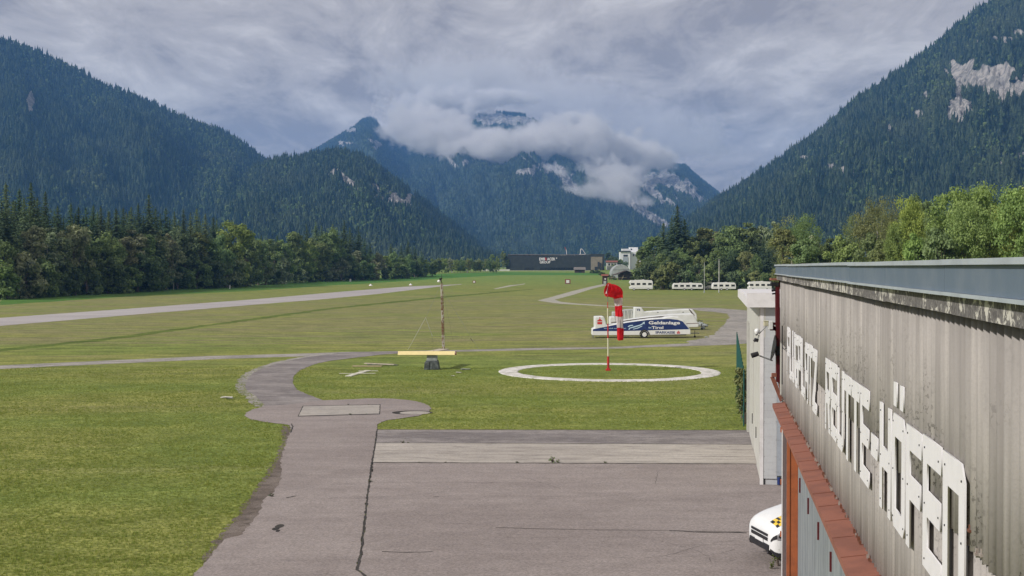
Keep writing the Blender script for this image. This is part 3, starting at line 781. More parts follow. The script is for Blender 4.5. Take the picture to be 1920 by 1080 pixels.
for x, top, c, k in ((-20, 440, MID, 'broad'), (3, 450, MID, 'broad'), (30, 470, DK2, 'broad'), (60, 425, GRY, 'tall'), (88, 428, GRY, 'tall'), (118, 446, GRY, 'tall'), (138, 423, GRY, 'broad'), (158, 440, MID, 'broad'), (180, 450, MID, 'tall'), (205, 436, MID, 'broad'), (237, 445, BRN, 'tall'), (252, 432, GRY, 'tall'), (270, 440, MID, 'tall'), (292, 430, GRY, 'tall'), (310, 440, BRN, 'tall'), (325, 452, GRY, 'tall'), (345, 430, DK2, 'broad'), (378, 437, OLV, 'tall'), (396, 450, MID, 'broad'), (415, 442, MID, 'broad'), (440, 417, LIT, 'broad'), (462, 438, MID, 'broad'), (484, 450, MID, 'broad'), (505, 449, MID, 'broad'), (530, 451, MID, 'broad'), (556, 435, MID, 'tall'), (572, 452, LIT, 'broad'), (588, 448, OLV, 'broad'), (616, 430, MID, 'broad'), (604, 456, MID, 'broad'), (632, 462, MID, 'broad'), (650, 474, MID, 'broad'), (668, 470, GRY, 'tall'), (688, 478, MID, 'broad'), (711, 474, GRY, 'broad'), (724, 480, LIT, 'tall'), (740, 473, MID, 'broad'), (754, 480, MID, 'broad'), (768, 477, MID, 'broad'), (783, 485, MID, 'broad'), (798, 487, LIT, 'broad'), (811, 485, MID, 'broad')):
    Y = depth_of(x, base_l(x)) + random.uniform(3, 11)
    d = {LIT: 'bright green broadleaf tree', GRY: 'pale grey-green broadleaf tree', BRN: 'thin brownish tree', OLV: 'olive green tree', DK2: 'dark green broadleaf tree'}.get(c, 'mid green broadleaf tree')
    tree(k, x, top, Y, c, 'tree', random.uniform(.9, 1.15) * (1.1 if k == 'tall' else 1), d, 'wood beyond the runway', GL, trunk_mat='birch_bark' if k == 'tall' else None)
for i in range(46):          # low shrubs that close the front of the wood
    x = -25 + i * 18.6 + random.uniform(-5, 5); b = base_l(x); Y = depth_of(x, b) + random.uniform(0, 2.5)
    hh = random.uniform(5.5, 11) if x < 640 else random.uniform(5, 9)
    top = 500 - (gh(Y) + hh - CAMZ) / Y * F
    c = random.choice((DK2, MID, DK2, GRY))
    tree('bush', x, top, Y, c, 'shrub', random.uniform(.75, 1.1), {DK2: 'dark round shrub', MID: 'mid green leafy shrub', GRY: 'grey-green shrub'}[c], 'foot of the left wood', 'shrubs at the foot of the wood')
for i in range(44):
    x = -20 + i * 10.2 + random.uniform(-4, 4); Y = depth_of(x, base_l(x)) + random.uniform(16, 40)
    tree('spruce', x, np.interp(x, [0, 60, 110, 300, 420], [368, 372, 398, 398, 415]) + random.uniform(-6, 16), Y, DK if random.random() < .6 else DK2, 'spruce', random.uniform(.95, 1.2), random.choice(('mid-height dark spruce', 'mid-height deep green spruce')), 'wood beyond the runway', GL)
# second row that fills the gaps between the front crowns
for i in range(40):
    x = -25 + i * 20.8 + random.uniform(-6, 6); b = base_l(x); Y = depth_of(x, b) + random.uniform(12, 20)
    tt = np.interp(x, [0, 420, 560, 700, 830], [452, 452, 462, 482, 492]) + random.uniform(-8, 10)
    tree('spruce' if random.random() < .45 else 'broad', x, tt, Y, DK2, 'tree', 1.15, 'dark inner tree', 'wood beyond the runway', GL)
# hedge-like line of trees at the head of the field
for i in range(24):
    x = 818 + i * 4.9 + random.uniform(-1.5, 1.5); y = np.interp(x, [818, 945], [513, 508.5]); Y = G(x, y).y + random.uniform(0, 15)
    top = np.interp(x, [818, 912, 935], [485, 487, 490]) + random.uniform(-2.5, 3)
    tree('broad', x, top, Y, random.choice((MID, OLV, GRY, LIT)), 'tree', .95, 'low rounded tree', 'row by the dark hall', 'low trees at the head of the field')
for x, top, c in ((922, 477, MID), (933, 481, LIT), (944, 471, OLV), (951, 484, DK2), (914, 485, MID)):
    tree('tall', x, top, 905, c, 'tree', 1.1, 'taller tree', 'left end of the dark hall', 'trees beside the dark hall')

# right wood: behind the caravans and behind the hangar
GR_ = 'trees behind the caravans'
for x, top, Y, c, k, wd, d in ((1270, 383, 426, DK, 'spruce', 1.9, 'tall dark pointed spruce'), (1244, 416, 430, DK2, 'spruce', 1.8, 'shorter dark spruce'), (1259, 405, 440, DK, 'spruce', 1.3, 'dark slim spruce'), (1284, 410, 428, DK2, 'spruce', 1.8, 'broad dark spruce'),
        (1203, 470, 440, MID, 'tall', 1.0, 'low green tree'), (1211, 457, 445, MID, 'tall', 1.25, 'rounded green tree'), (1226, 444, 440, MID, 'tall', 1.35, 'rounded mid green tree'), (1199, 486, 430, OLV, 'tall', .9, 'small olive tree'), (1249, 470, 424, DK2, 'broad', 1.0, 'bushy dark green tree'), (1275, 466, 420, MID, 'broad', 1.0, 'bushy green tree'), (1296, 446, 425, OLV, 'tall', 1.0, 'narrow olive tree'), (1308, 446, 430, DK2, 'broad', 1.0, 'dark green round tree'),
        (1326, 428, 432, OLV, 'tall', 1.2, 'olive brown tree'), (1340, 436, 440, BRN, 'tall', 1.0, 'brownish thin tree'), (1355, 440, 430, DK2, 'broad', .8, 'dark green tree'), (1369, 425, 425, MID, 'broad', 1.25, 'round fresh green tree'), (1386, 440, 430, DK2, 'tall', 1.0, 'dark slender tree'), (1403, 419, 424, OLV, 'tall', 1.15, 'tall brownish tree'), (1417, 438, 420, DK, 'spruce', 1.1, 'dark narrow spruce'), (1432, 438, 412, DK, 'spruce', .9, 'slim dark spruce'), (1441, 436, 410, DK, 'spruce', .9, 'very slim dark spruce'), (1447, 418, 420, GRY, 'tall', 1.1, 'pale tree with light bare stems'), (1424, 425, 426, GRY, 'tall', 1.0, 'pale slender tree'),
        (1399, 472, 405, OLV, 'broad', .8, 'low olive tree'), (1415, 478, 402, MID, 'broad', .7, 'low green tree'), (1376, 470, 408, DK2, 'broad', .9, 'low dark tree'), (1336, 468, 410, MID, 'broad', .9, 'low leafy tree'), (1310, 478, 412, OLV, 'broad', .8, 'low olive green tree'), (1218, 480, 415, DK2, 'broad', 1.1, 'low dark green tree'), (1240, 476, 410, MID, 'broad', 1.1, 'low mid green tree'), (1262, 474, 408, DK2, 'broad', 1.1, 'low dark bushy tree'), (1285, 474, 408, MID, 'broad', 1.1, 'low bushy tree'), (1355, 482, 404, DK2, 'broad', .9, 'small dark tree')):
    tree(k, x, top, Y, c, 'spruce' if k == 'spruce' else 'tree', wd, d, 'behind the caravans', GR_, trunk_mat='birch_bark' if c in (GRY, BRN) else None)
for i in range(17):
    x = 1200 + i * 15.5 + random.uniform(-4, 4); Y = random.uniform(396, 404)
    hh = random.uniform(5, 8.5); top = 500 - (gh(Y) + hh - CAMZ) / Y * F
    c = random.choice((DK2, MID, OLV))
    tree('bush', x, top, Y, c, 'shrub', random.uniform(.8, 1.1), {DK2: 'dark shrub', MID: 'green shrub', OLV: 'olive shrub'}[c], 'behind the caravans', 'shrubs behind the caravans')
GH_ = 'trees rising behind the hangar roof'
YEL = (.33, .40, .125); BRT = (.25, .34, .120)
for x, top, Y, c, k, wd, d in ((1484, 407, 260, OLV, 'droop', 1.0, 'drooping olive willow'), (1506, 402, 255, MID, 'droop', 1.0, 'tall drooping green willow'), (1470, 430, 250, OLV, 'tall', 1.0, 'narrow olive tree'), (1527, 444, 240, GRY, 'tall', .9, 'grey-green slender tree'), (1540, 458, 240, DK2, 'broad', .8, 'low dark tree'), (1556, 448, 235, MID, 'tall', .9, 'mid green tree'), (1578, 443, 225, BRT, 'broad', .85, 'bright fresh green tree'), (1596, 452, 225, MID, 'broad', .9, 'low mid green tree'),
        (1611, 404, 235, OLV, 'droop', .75, 'brownish tree with thin twigs'), (1646, 372, 230, OLV, 'droop', 1.05, 'large olive green birch'), (1666, 400, 226, OLV, 'droop', .8, 'smaller olive birch'), (1704, 373, 190, YEL, 'big', .62, 'bright yellow-green tree'), (1735, 370, 205, MID, 'broad', .9, 'darker green tree'), (1690, 420, 190, BRT, 'big', .6, 'bright green lower tree'), (1750, 408, 180, MID, 'big', .6, 'leafy mid green tree'), (1725, 440, 178, BRT, 'broad', .8, 'low bright green tree'),
        (1796, 349, 175, BRT, 'big', 1.0, 'largest bright green tree'), (1850, 357, 172, BRT, 'big', .9, 'broad bright green tree'), (1826, 380, 166, BRT, 'big', .8, 'lower bright green tree'), (1885, 385, 170, YEL, 'big', .7, 'yellowish green tree'), (1908, 352, 165, YEL, 'big', .85, 'tall yellow-green tree'), (1945, 345, 160, BRT, 'big', .95, 'green tree at the right picture edge'), (1770, 430, 165, MID, 'broad', .9, 'low leafy tree'), (1990, 360, 165, BRT, 'big', 1.0, 'green tree beyond the picture edge'),
        (1512, 450, 235, MID, 'broad', .9, 'low green tree'), (1630, 440, 215, MID, 'broad', .9, 'low leafy green tree'), (1655, 452, 200, OLV, 'broad', .8, 'low olive tree')):
    tree(k, x, top, Y, c, 'tree', wd, d, 'behind the hangar roof', GH_, trunk_mat='birch_bark' if k == 'droop' else None)
# a few darker trees between the buildings at the head of the field
for x, top, Y, c, k in ((1140, 474, 960, DK, 'tall'), (1147, 479, 950, DK2, 'broad'), (1155, 482, 955, DK2, 'tall'), (1163, 486, 940, MID, 'broad'), (1150, 495, 880, MID, 'broad'), (1172, 490, 870, DK2, 'broad')):
    tree(k, x, top, Y, c, 'tree', 1.1, 'dark distant tree', 'between the dark hall and the white house', 'distant trees by the white house')
for x, w_, Y in ((1112, 5, 780), (1120, 4, 770), (1128, 6, 700), (1137, 6, 640), (1150, 8, 600)):
    top = 500 - (gh(Y) + 2.2 - CAMZ) / Y * F
    tree('bush', x, top, Y, DK2, 'shrub', 1.6, 'low dark shrub', 'field end by the dark hall', 'shrubs at the field end')

ONES = ['', 'first', 'second', 'third', 'fourth', 'fifth', 'sixth', 'seventh', 'eighth', 'ninth', 'tenth', 'eleventh', 'twelfth', 'thirteenth', 'fourteenth', 'fifteenth', 'sixteenth', 'seventeenth', 'eighteenth', 'nineteenth']
def ordinal(n):
    if n < 20: return ONES[n]
    return ['', '', 'twent', 'thirt', 'fort', 'fift'][n // 10] + ('ieth' if n % 10 == 0 else 'y-' + ONES[n % 10])
by = {}
for t in sorted(TREES, key=lambda t: t[0]): by.setdefault((t[2], t[3]), []).append(t[1])
for (d, wh), os_ in by.items():
    for i, o in enumerate(os_):
        prep = '' if wh.startswith(('behind', 'between')) else 'in the ' if wh.startswith(('wood', 'row')) else 'at the '
        n = len(os_)
        pos_ = '' if n == 1 else (', leftmost such' if i == 0 else ', rightmost such' if i == n - 1 else ', ' + ordinal(i + 1) + ' from the left')
        o['label'] = f'{d} {prep}{wh}{pos_}'

# ------------------------------------------------------------------ short grass near the camera
def in_poly(pts, poly):
    x, y = pts[:, 0], pts[:, 1]; ins = np.zeros(len(pts), bool); n = len(poly)
    for i in range(n):
        a, b = poly[i], poly[(i + 1) % n]
        c = ((a[1] > y) != (b[1] > y)) & (x < (b[0] - a[0]) * (y - a[1]) / ((b[1] - a[1]) + 1e-12) + a[0])
        ins ^= c
    return ins
def tuft(seed):
    rd = random.Random(seed); mb = MB()
    for i in range(9):
        a = rd.random() * 6.3; q = rd.random() * .05; h = rd.uniform(.03, .075); w = .006; l = rd.uniform(.0, .04); b = a + rd.uniform(-1, 1)
        x, y = q * cos(a), q * sin(a)
        mb.add([(x - w * sin(b), y + w * cos(b), 0), (x + w * sin(b), y - w * cos(b), 0), (x + l * cos(b), y + l * sin(b), h)], [(0, 1, 2)])
    return mb.mesh('tuft', MATS['grass_blade'])
N = 170000
yy = 28 + (92 - 28) * rng.uniform(0, 1, N) ** 1.1; xx = rng.uniform(-.46, .30, N) * yy
pts = np.stack([xx, yy, np.zeros(N)], 1)
keep = ~in_poly(pts, [(p.x, p.y) for p in ASP]) & ~in_poly(pts, [(p.x, p.y) for p in APR]) & ~in_poly(pts, [(p.x, p.y) for p in OLD]) & ~in_poly(pts, [(p.x, p.y) for p in narrow]) & ~in_poly(pts, [(p.x, p.y) for p in SL])
ST = px((707, 806), (1407, 807.5), (1800, 808), (1800, 873), (697, 869)); keep &= ~in_poly(pts, [(p.x, p.y) for p in ST])
SO = px((537, 800), (553, 830), (545, 880), (530, 930), (500, 970), (460, 1010), (400, 1060), (380, 1140), (300, 1140), (372, 1076), (404, 1030), (421, 1003), (458, 963), (480, 925), (507, 893), (525, 860), (536, 830)); keep &= ~in_poly(pts, [(p.x, p.y) for p in SO])
rr_ = np.hypot(pts[:, 0] - RC.x, pts[:, 1] - RC.y); keep &= ~((rr_ > 6.25) & (rr_ < 7.6))
nz = fbm(pts[:, 0] * .8, pts[:, 1] * .8, 4, 3); 
pts = pts[keep]; nz = nz[keep]
s = (.8 + .8 * (nz - .5)) * rng.uniform(.6, 1.3, len(pts))
g = instancer('grass_tufts', pts, np.stack([s, s, s], 1), [tuft(i) for i in range(5)], tilt=.1)
g['label'] = 'short grass blades of the lawn near the camera'

# ------------------------------------------------------------------ haze and low cloud
def haze_fn(t):
    v = t.new('ShaderNodeVolumePrincipled'); v.inputs['Color'].default_value = (.19, .45, 1.0, 1)
    v.inputs['Density'].default_value = 1.0e-4; v.inputs['Anisotropy'].default_value = .1
    return v.outputs[0]
m = bpy.data.materials.new('haze_air'); m.use_nodes = True; t = NT(m.node_tree); t.n.clear()
t.l.new(haze_fn(t), t.new('ShaderNodeOutputMaterial').inputs['Volume'])
hz = MB().box((0, 4500, 484), (13000, 9800, 972)).build('haze', m); hz['kind'] = 'stuff'

def cloud(name, ells, label, res=7.5, amp=1.0, dens=.02):
    """ells: (px, py, rx, ry, depth, rdepth) -> one volume grid whose density is ellipsoids broken up by noise"""
    E = []
    for ex, ey, rx, ry, Y, rd in ells:
        c = P(ex, ey, Y); k = Y / F; E.append((c, Vector((rx * k, rd, ry * k))))
    lo = Vector([min(c[i] - 1.35 * r[i] for c, r in E) for i in range(3)]); hi = Vector([max(c[i] + 1.35 * r[i] for c, r in E) for i in range(3)])
    me = bpy.data.meshes.new(name); me.from_pydata([tuple(lo)], [], []); o = link(name, me)
    ng = bpy.data.node_groups.new(name, 'GeometryNodeTree')
    ng.interface.new_socket('Geometry', in_out='INPUT', socket_type='NodeSocketGeometry')
    ng.interface.new_socket('Geometry', in_out='OUTPUT', socket_type='NodeSocketGeometry')
    g = NT(ng); ps = g.new('GeometryNodeInputPosition').outputs[0]
    warp = g.noise(g.mapping_gn(ps, .0035) if False else ps, .0032, 2, .5, out='Color')
    wv = g.vmath('SCALE', g.vmath('SUBTRACT', warp, (.5, .5, .5)), None); wv.node.inputs[3].default_value = 170
    pw = g.vmath('ADD', ps, wv)
    acc = None
    for c, r in E:
        q = g.vmath('DIVIDE', g.vmath('SUBTRACT', pw, tuple(c)), tuple(r))
        d = g.math('SUBTRACT', 1.0, g.vmath('LENGTH', q, out=1))
        if acc is None: acc = d
        else:
            n = g.new('ShaderNodeMath'); n.operation = 'SMOOTH_MAX'; g.put(n.inputs[0], acc); g.put(n.inputs[1], d); n.inputs[2].default_value = .25; acc = n.outputs[0]
    n1 = g.noise(ps, .0075, 9, .72)
    f = g.math('ADD', acc, g.math('MULTIPLY', g.math('SUBTRACT', n1, .5), 4.4 * amp))
    dn = g.math('MULTIPLY', f, 3.5, clamp=True)
    dn = g.math('MULTIPLY', dn, dens)
    vc = g.new('GeometryNodeVolumeCube'); g.put(vc.inputs['Density'], dn); vc.inputs['Background'].default_value = 0
    vc.inputs['Min'].default_value = lo; vc.inputs['Max'].default_value = hi
    for i, ax in enumerate('XYZ'): vc.inputs['Resolution ' + ax].default_value = max(8, int((hi[i] - lo[i]) / (res * (2.2 if i == 1 else 1))))
    sm = g.new('GeometryNodeSetMaterial'); sm.inputs['Material'].default_value = MATS['cloud']
    g.l.new(vc.outputs[0], sm.inputs[0]); g.l.new(sm.outputs[0], g.new('NodeGroupOutput').inputs[0]); g.new('NodeGroupInput')
    md = o.modifiers.new('cloud', 'NODES'); md.node_group = ng
    me.materials.append(MATS['cloud'])
    o['kind'] = 'stuff'; o['label'] = label
    return o
def cloud_fn(t):
    v = t.new('ShaderNodeVolumePrincipled'); v.inputs['Color'].default_value = (.985, .985, 1, 1)
    v.inputs['Density'].default_value = 1.0; v.inputs['Anisotropy'].default_value = .2
    return v.outputs[0]
m = bpy.data.materials.new('cloud'); m.use_nodes = True; t = NT(m.node_tree); t.n.clear(); MATS['cloud'] = m
t.l.new(cloud_fn(t), t.new('ShaderNodeOutputMaterial').inputs['Volume'])
cloud('cloud_bank', [(762, 232, 34, 26, 6300, 260), (805, 240, 66, 34, 6000, 300), (850, 262, 80, 28, 5700, 300), (930, 272, 90, 26, 5300, 300), (1010, 268, 85, 30, 5300, 300), (1080, 280, 75, 38, 5300, 300), (1140, 300, 75, 44, 5300, 300), (1200, 300, 60, 26, 5600, 260), (1150, 335, 52, 34, 5000, 260), (820, 200, 90, 30, 6700, 260), (930, 188, 80, 16, 6900, 200), (1060, 235, 60, 24, 6200, 250)],
      'long grey cloud bank wrapped round the top of the central mountain')
cloud('cloud_veil', [(800, 150, 110, 30, 7600, 300), (900, 140, 150, 34, 7700, 300), (1060, 190, 150, 42, 7600, 300), (1200, 240, 140, 50, 7500, 300), (1300, 270, 90, 34, 7500, 260)],
      'thin veil of cloud joining the bank to the overcast', res=14, amp=.8, dens=.0030)
cloud('cloud_wisp', [(1075, 368, 32, 12, 4300, 120), (1120, 364, 48, 18, 4300, 150), (1165, 352, 40, 18, 4400, 150), (1035, 318, 30, 14, 4800, 110), (1210, 372, 30, 12, 4500, 110)],
      'thin ragged wisp of cloud below the bank', res=6, amp=1.2, dens=.012)
# ------------------------------------------------------------------ surfaces of built things
worn('weathered_sheet', (.40, .375, .345), (.27, .25, .225), 1.2, .85, .6, bstr=.2)
def sheet_fn(t):
    p = pos(t); x, y, z = t.sep(p)
    st = t.noise(t.mapping(p, scale=(4.5, 4.5, .22)), 1, 5, .6); big = t.noise(p, .7, 5, .6)
    sp = t.noise(p, 22, 3, .65); cl = t.noise(p, .9, 4, .6, dist=.5); fine = t.noise(p, 60, 2, .6)
    col = t.mix(t.ramp(big, .35, .66), (.365, .342, .328), (.295, .277, .266))
    col = t.mix(t.math('MULTIPLY', t.ramp(st, .46, .72), .55), col, (.19, .175, .165))
    col = t.mix(t.math('MULTIPLY', t.ramp(st, .5, .3), .35), col, (.60, .56, .52))
    # algae specks, thickest at letter height
    zz = t.math('SUBTRACT', 1.0, t.math('ABSOLUTE', t.math('MULTIPLY', t.math('SUBTRACT', z, 5.75), .9)), clamp=True)
    k = t.math('MULTIPLY', t.ramp(cl, .45, .62), zz)
    col = t.mix(t.math('MULTIPLY', t.math('MULTIPLY', t.ramp(sp, .54, .60), k), .85), col, (.07, .065, .06))
    col = t.mix(t.math('MULTIPLY', t.ramp(fine, .4, .7), .25), col, (.24, .225, .21))
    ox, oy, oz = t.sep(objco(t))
    ph = t.math('COSINE', t.math('MULTIPLY', oy, 2 * pi / .177))       # rib shading painted as a darker colour into the corrugation troughs
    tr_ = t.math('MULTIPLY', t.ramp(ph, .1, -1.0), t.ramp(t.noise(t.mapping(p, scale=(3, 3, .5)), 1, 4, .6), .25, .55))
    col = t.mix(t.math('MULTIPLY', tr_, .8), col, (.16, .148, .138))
    return bsdf(t, col, .9, fine, .25, .004, spec=.15)
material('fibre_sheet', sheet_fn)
def lichen_fn(t):
    p = pos(t); n = t.noise(p, 9, 6, .7, dist=.6); b = t.noise(p, .8, 3, .6)
    m = t.ramp(t.math('ADD', n, t.math('MULTIPLY', t.math('SUBTRACT', b, .5), .35)), .52, .58)
    col = t.mix(m, t.mix(t.ramp(t.noise(p, 30, 3, .6), .35, .65), (.11, .105, .105), (.20, .19, .185)), (.56, .54, .49))
    return bsdf(t, col, .95, n, .6, .01, spec=.1)
material('lichen_sheet', lichen_fn)
worn('zinc_blue', (.135, .180, .235), (.185, .225, .275), 2.5, .55, .6, metal=.15, spec=.4)
worn('zinc_edge', (.46, .51, .55), (.34, .38, .42), 3, .5, .5, metal=.2)
worn('roof_slate', (.10, .13, .17), (.07, .085, .10), 2, .8, .6)
worn('red_oxide', (.290, .118, .082), (.19, .082, .062), 2.2, .8, .6)
worn('orange_steel', (.38, .115, .045), (.24, .075, .035), 3, .6, .6)
worn('dark_red_steel', (.10, .012, .016), (.06, .012, .014), 4, .5, .5)
def door_fn(t):
    p = pos(t); n = t.noise(t.mapping(p, scale=(6, 6, .4)), 1, 5, .6); b = t.noise(p, 2, 5, .6)
    col = t.mix(t.ramp(n, .35, .68), (.20, .225, .24), (.30, .325, .335)); col = t.mix(t.math('MULTIPLY', t.ramp(b, .5, .7), .4), col, (.15, .16, .165))
    return bsdf(t, col, .7, n, .2, .01)
material('door_board', door_fn)
worn('dark_brick', (.085, .060, .060), (.15, .11, .10), 9, .9, .8)
worn('white_paint', (.72, .71, .72), (.52, .51, .50), 3, .55, .45)
worn('letter_white', (.80, .79, .82), (.66, .65, .66), 5, .45, .3)
worn('black_steel', (.02, .02, .024), (.04, .04, .04), 5, .5, .5)
worn('grey_steel', (.25, .26, .27), (.15, .15, .15), 6, .5, .6, metal=.4)
worn('pale_panel', (.50, .52, .54), (.42, .43, .45), 1.6, .5, .6)
worn('pale_panel_blue', (.36, .40, .45), (.30, .33, .37), 1.6, .5, .6)
worn('cream_panel', (.56, .56, .52), (.47, .46, .42), 1.6, .5, .6)
worn('white_gloss', (.78, .79, .80), (.68, .69, .68), 3, .25, .35, spec=.5)
worn('trailer_white', (.74, .76, .76), (.58, .60, .58), 1.2, .35, .5, spec=.5)
worn('trailer_cream', (.62, .62, .56), (.45, .45, .40), 1.2, .4, .6)
worn('tarp_grey', (.46, .48, .47), (.30, .32, .32), 1.5, .6, .8)
worn('print_blue', (.018, .035, .14), (.03, .06, .20), 1.5, .35, .6)
worn('pale_blue', (.55, .72, .85), (.45, .62, .8), 3, .4, .3)
worn('print_red', (.55, .04, .04), (.45, .05, .05), 3, .5, .3)
worn('rubber', (.018, .018, .020), (.05, .045, .04), 8, .85, .6)
worn('glass_dark', (.015, .02, .028), (.02, .025, .03), 2, .08, .3, spec=.8)
worn('chrome', (.6, .62, .66), (.45, .46, .5), 4, .15, .4, metal=.8)
def cloth(name, c):
    def fn(t):
        n = t.noise(objco(t), 2.5, 4, .6); col = t.mix(t.ramp(n, .35, .7), c, tuple(x * .7 for x in c))
        d = t.new('ShaderNodeBsdfDiffuse'); t.put(d.inputs[0], col); tr = t.new('ShaderNodeBsdfTranslucent'); t.put(tr.inputs[0], col)
        m = t.new('ShaderNodeMixShader'); m.inputs[0].default_value = .42; t.l.new(d.outputs[0], m.inputs[1]); t.l.new(tr.outputs[0], m.inputs[2])
        return m.outputs[0]
    return material(name, fn)
cloth('sock_red', (.85, .035, .045)); cloth('sock_white', (.82, .78, .80))
worn('pole_red', (.50, .025, .025), (.20, .04, .03), 2.5, .6, .8)
worn('pole_pale', (.62, .60, .44), (.45, .42, .30), 3, .6, .6)
worn('rust', (.16, .060, .035), (.34, .30, .27), 3.5, .85, 1.0, lo=.5, hi=.56)
worn('mast_white', (.50, .47, .43), (.20, .09, .06), 3.5, .85, 1.0, lo=.5, hi=.58)
worn('tee_yellow', (.80, .68, .34), (.66, .55, .28), 2, .6, .4)
worn('tee_wood', (.40, .33, .20), (.28, .22, .14), 3, .7, .6)
worn('stone_light', (.33, .36, .36), (.20, .22, .22), 4, .9, .7)
worn('stone_dark', (.055, .065, .065), (.15, .17, .17), 4, .9, .9)
worn('old_board', (.52, .46, .38), (.30, .26, .21), 4, .85, .8)
worn('white_board', (.68, .66, .58), (.46, .45, .38), 4, .7, .7)
worn('hall_dark', (.034, .042, .048), (.05, .06, .066), .4, .7, .6)
worn('hall_wood', (.30, .26, .21), (.20, .175, .15), 1.2, .8, .8)
worn('barn_wood', (.055, .038, .032), (.10, .07, .05), 1.5, .9, .8)
worn('barn_roof', (.20, .185, .175), (.13, .12, .115), 1.5, .9, .8)
worn('tile_red', (.26, .095, .065), (.17, .07, .05), 1.5, .85, .7)
worn('house_white', (.75, .76, .78), (.62, .63, .66), 1, .7, .4)
worn('silver_roof', (.42, .44, .44), (.30, .31, .32), .6, .5, .7, metal=.2)
worn('fence_green', (.015, .085, .072), (.02, .06, .055), 3, .6, .5)
worn('checker_yellow', (.80, .55, .06), (.65, .45, .06), 3, .4, .3)
M = MATS

def text_mesh(body, name, mat, width=None, height=None, extrude=.004, bold=.0):
    cu = bpy.data.curves.new(name, 'FONT'); cu.body = body; cu.extrude = extrude; cu.offset = bold; cu.size = 1; cu.align_x = 'LEFT'; cu.resolution_u = 3
    tmp = bpy.data.objects.new(name, cu); COL.objects.link(tmp); bpy.context.view_layer.update()
    me = bpy.data.meshes.new_from_object(tmp.evaluated_get(bpy.context.evaluated_depsgraph_get())); bpy.data.objects.remove(tmp); bpy.data.curves.remove(cu)
    co = np.zeros(len(me.vertices) * 3); me.vertices.foreach_get('co', co); co = co.reshape(-1, 3)
    lo, hi = co.min(0), co.max(0); co[:, 0] -= lo[0]; co[:, 1] -= lo[1]
    sx = width / (hi[0] - lo[0]) if width else 1; sy = height / (hi[1] - lo[1]) if height else sx
    co[:, 0] *= sx; co[:, 1] *= sy
    me.vertices.foreach_set('co', co.ravel()); me.materials.clear(); me.materials.append(mat); me.update()
    return me

# ------------------------------------------------------------------ the long hangar at the right
WA = R(8.86); WD = Vector((sin(WA), cos(WA), 0)); WN = Vector((cos(WA), -sin(WA), 0))
def W(s, p, z=0.0): return WD * s + WN * p + Vector((0, 0, z))
PW = 1.6
def s_of(x, p=PW): return p / tan(math.atan((x - 960) / F) - WA)
WROT = -WA            # a box whose local y runs along the wall
WM = Matrix((WN, WD, Vector((0, 0, 1)))).transposed()      # local (p, s, z)
S_END = 29.9
hangar = thing('hangar', 'long grey-brown corrugated hangar with big white lettering and a rust red canopy', 'hangar', W(S_END, 2.2, 0), WROT)
def hpart(mb, name, mat, smooth=False, bevel=0, parent=None, mats=None):
    o = mb.build(name, mat, None, smooth, mats, bevel); return inv_parent(o, hangar) if parent is None else o
def wbox(mb, s0, s1, p0, p1, z0, z1): return mb.box(W((s0 + s1) / 2, (p0 + p1) / 2, (z0 + z1) / 2), (abs(p1 - p0), abs(s1 - s0), abs(z1 - z0)), WM)

# corrugated fibre sheets, two rows; one mesh per row shared by all its sheets
PITCH_W = .177; NW = 6; SW = PITCH_W * NW
def corr_mesh(h, seed):
    rd = random.Random(seed); v = []; f = []; n = NW * 8
    for i in range(n + 1):
        s = SW * i / n; a = -.033 * cos(2 * pi * i / 8); dz = rd.uniform(-.006, .006)
        v += [(a, s, dz), (a, s, h), (a + .008, s, dz), (a + .008, s, h)]
    for i in range(n):
        b = 4 * i; c = b + 4
        f += [(b, b + 1, c + 1, c), (b + 2, c + 2, c + 3, b + 3), (b, c, c + 2, b + 2), (b + 1, b + 3, c + 3, c + 1)]
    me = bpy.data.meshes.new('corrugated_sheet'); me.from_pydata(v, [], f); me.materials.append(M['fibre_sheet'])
    me.polygons.foreach_set('use_smooth', [k % 4 < 2 for k in range(len(f))]); me.update(); return me
ZJ = CAMZ - 1.08 * PW
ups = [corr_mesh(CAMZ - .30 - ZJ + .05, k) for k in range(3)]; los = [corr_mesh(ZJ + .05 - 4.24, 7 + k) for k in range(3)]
k = 0; s = S_END - .04 - SW
HROT = hangar.rotation_euler.to_matrix().inverted()
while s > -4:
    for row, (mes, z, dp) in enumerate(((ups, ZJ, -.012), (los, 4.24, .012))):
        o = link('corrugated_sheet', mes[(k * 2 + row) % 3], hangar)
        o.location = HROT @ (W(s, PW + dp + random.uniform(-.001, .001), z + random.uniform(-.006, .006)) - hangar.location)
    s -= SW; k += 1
# structure behind the sheets
mb = MB(); wbox(mb, -4, S_END - .05, 2.1, 16, 0, 6.85); hpart(mb, 'wall', M['dark_brick'])
mb = MB(); wbox(mb, -4, S_END - .05, 1.66, 2.098, 4.30, 6.86); hpart(mb, 'wall_lining', M['barn_wood'])
mb = MB(); wbox(mb, S_END - .05, S_END + .03, 1.56, 1.66, 4.26, 6.92); hpart(mb, 'corner_trim', M['cream_panel'])
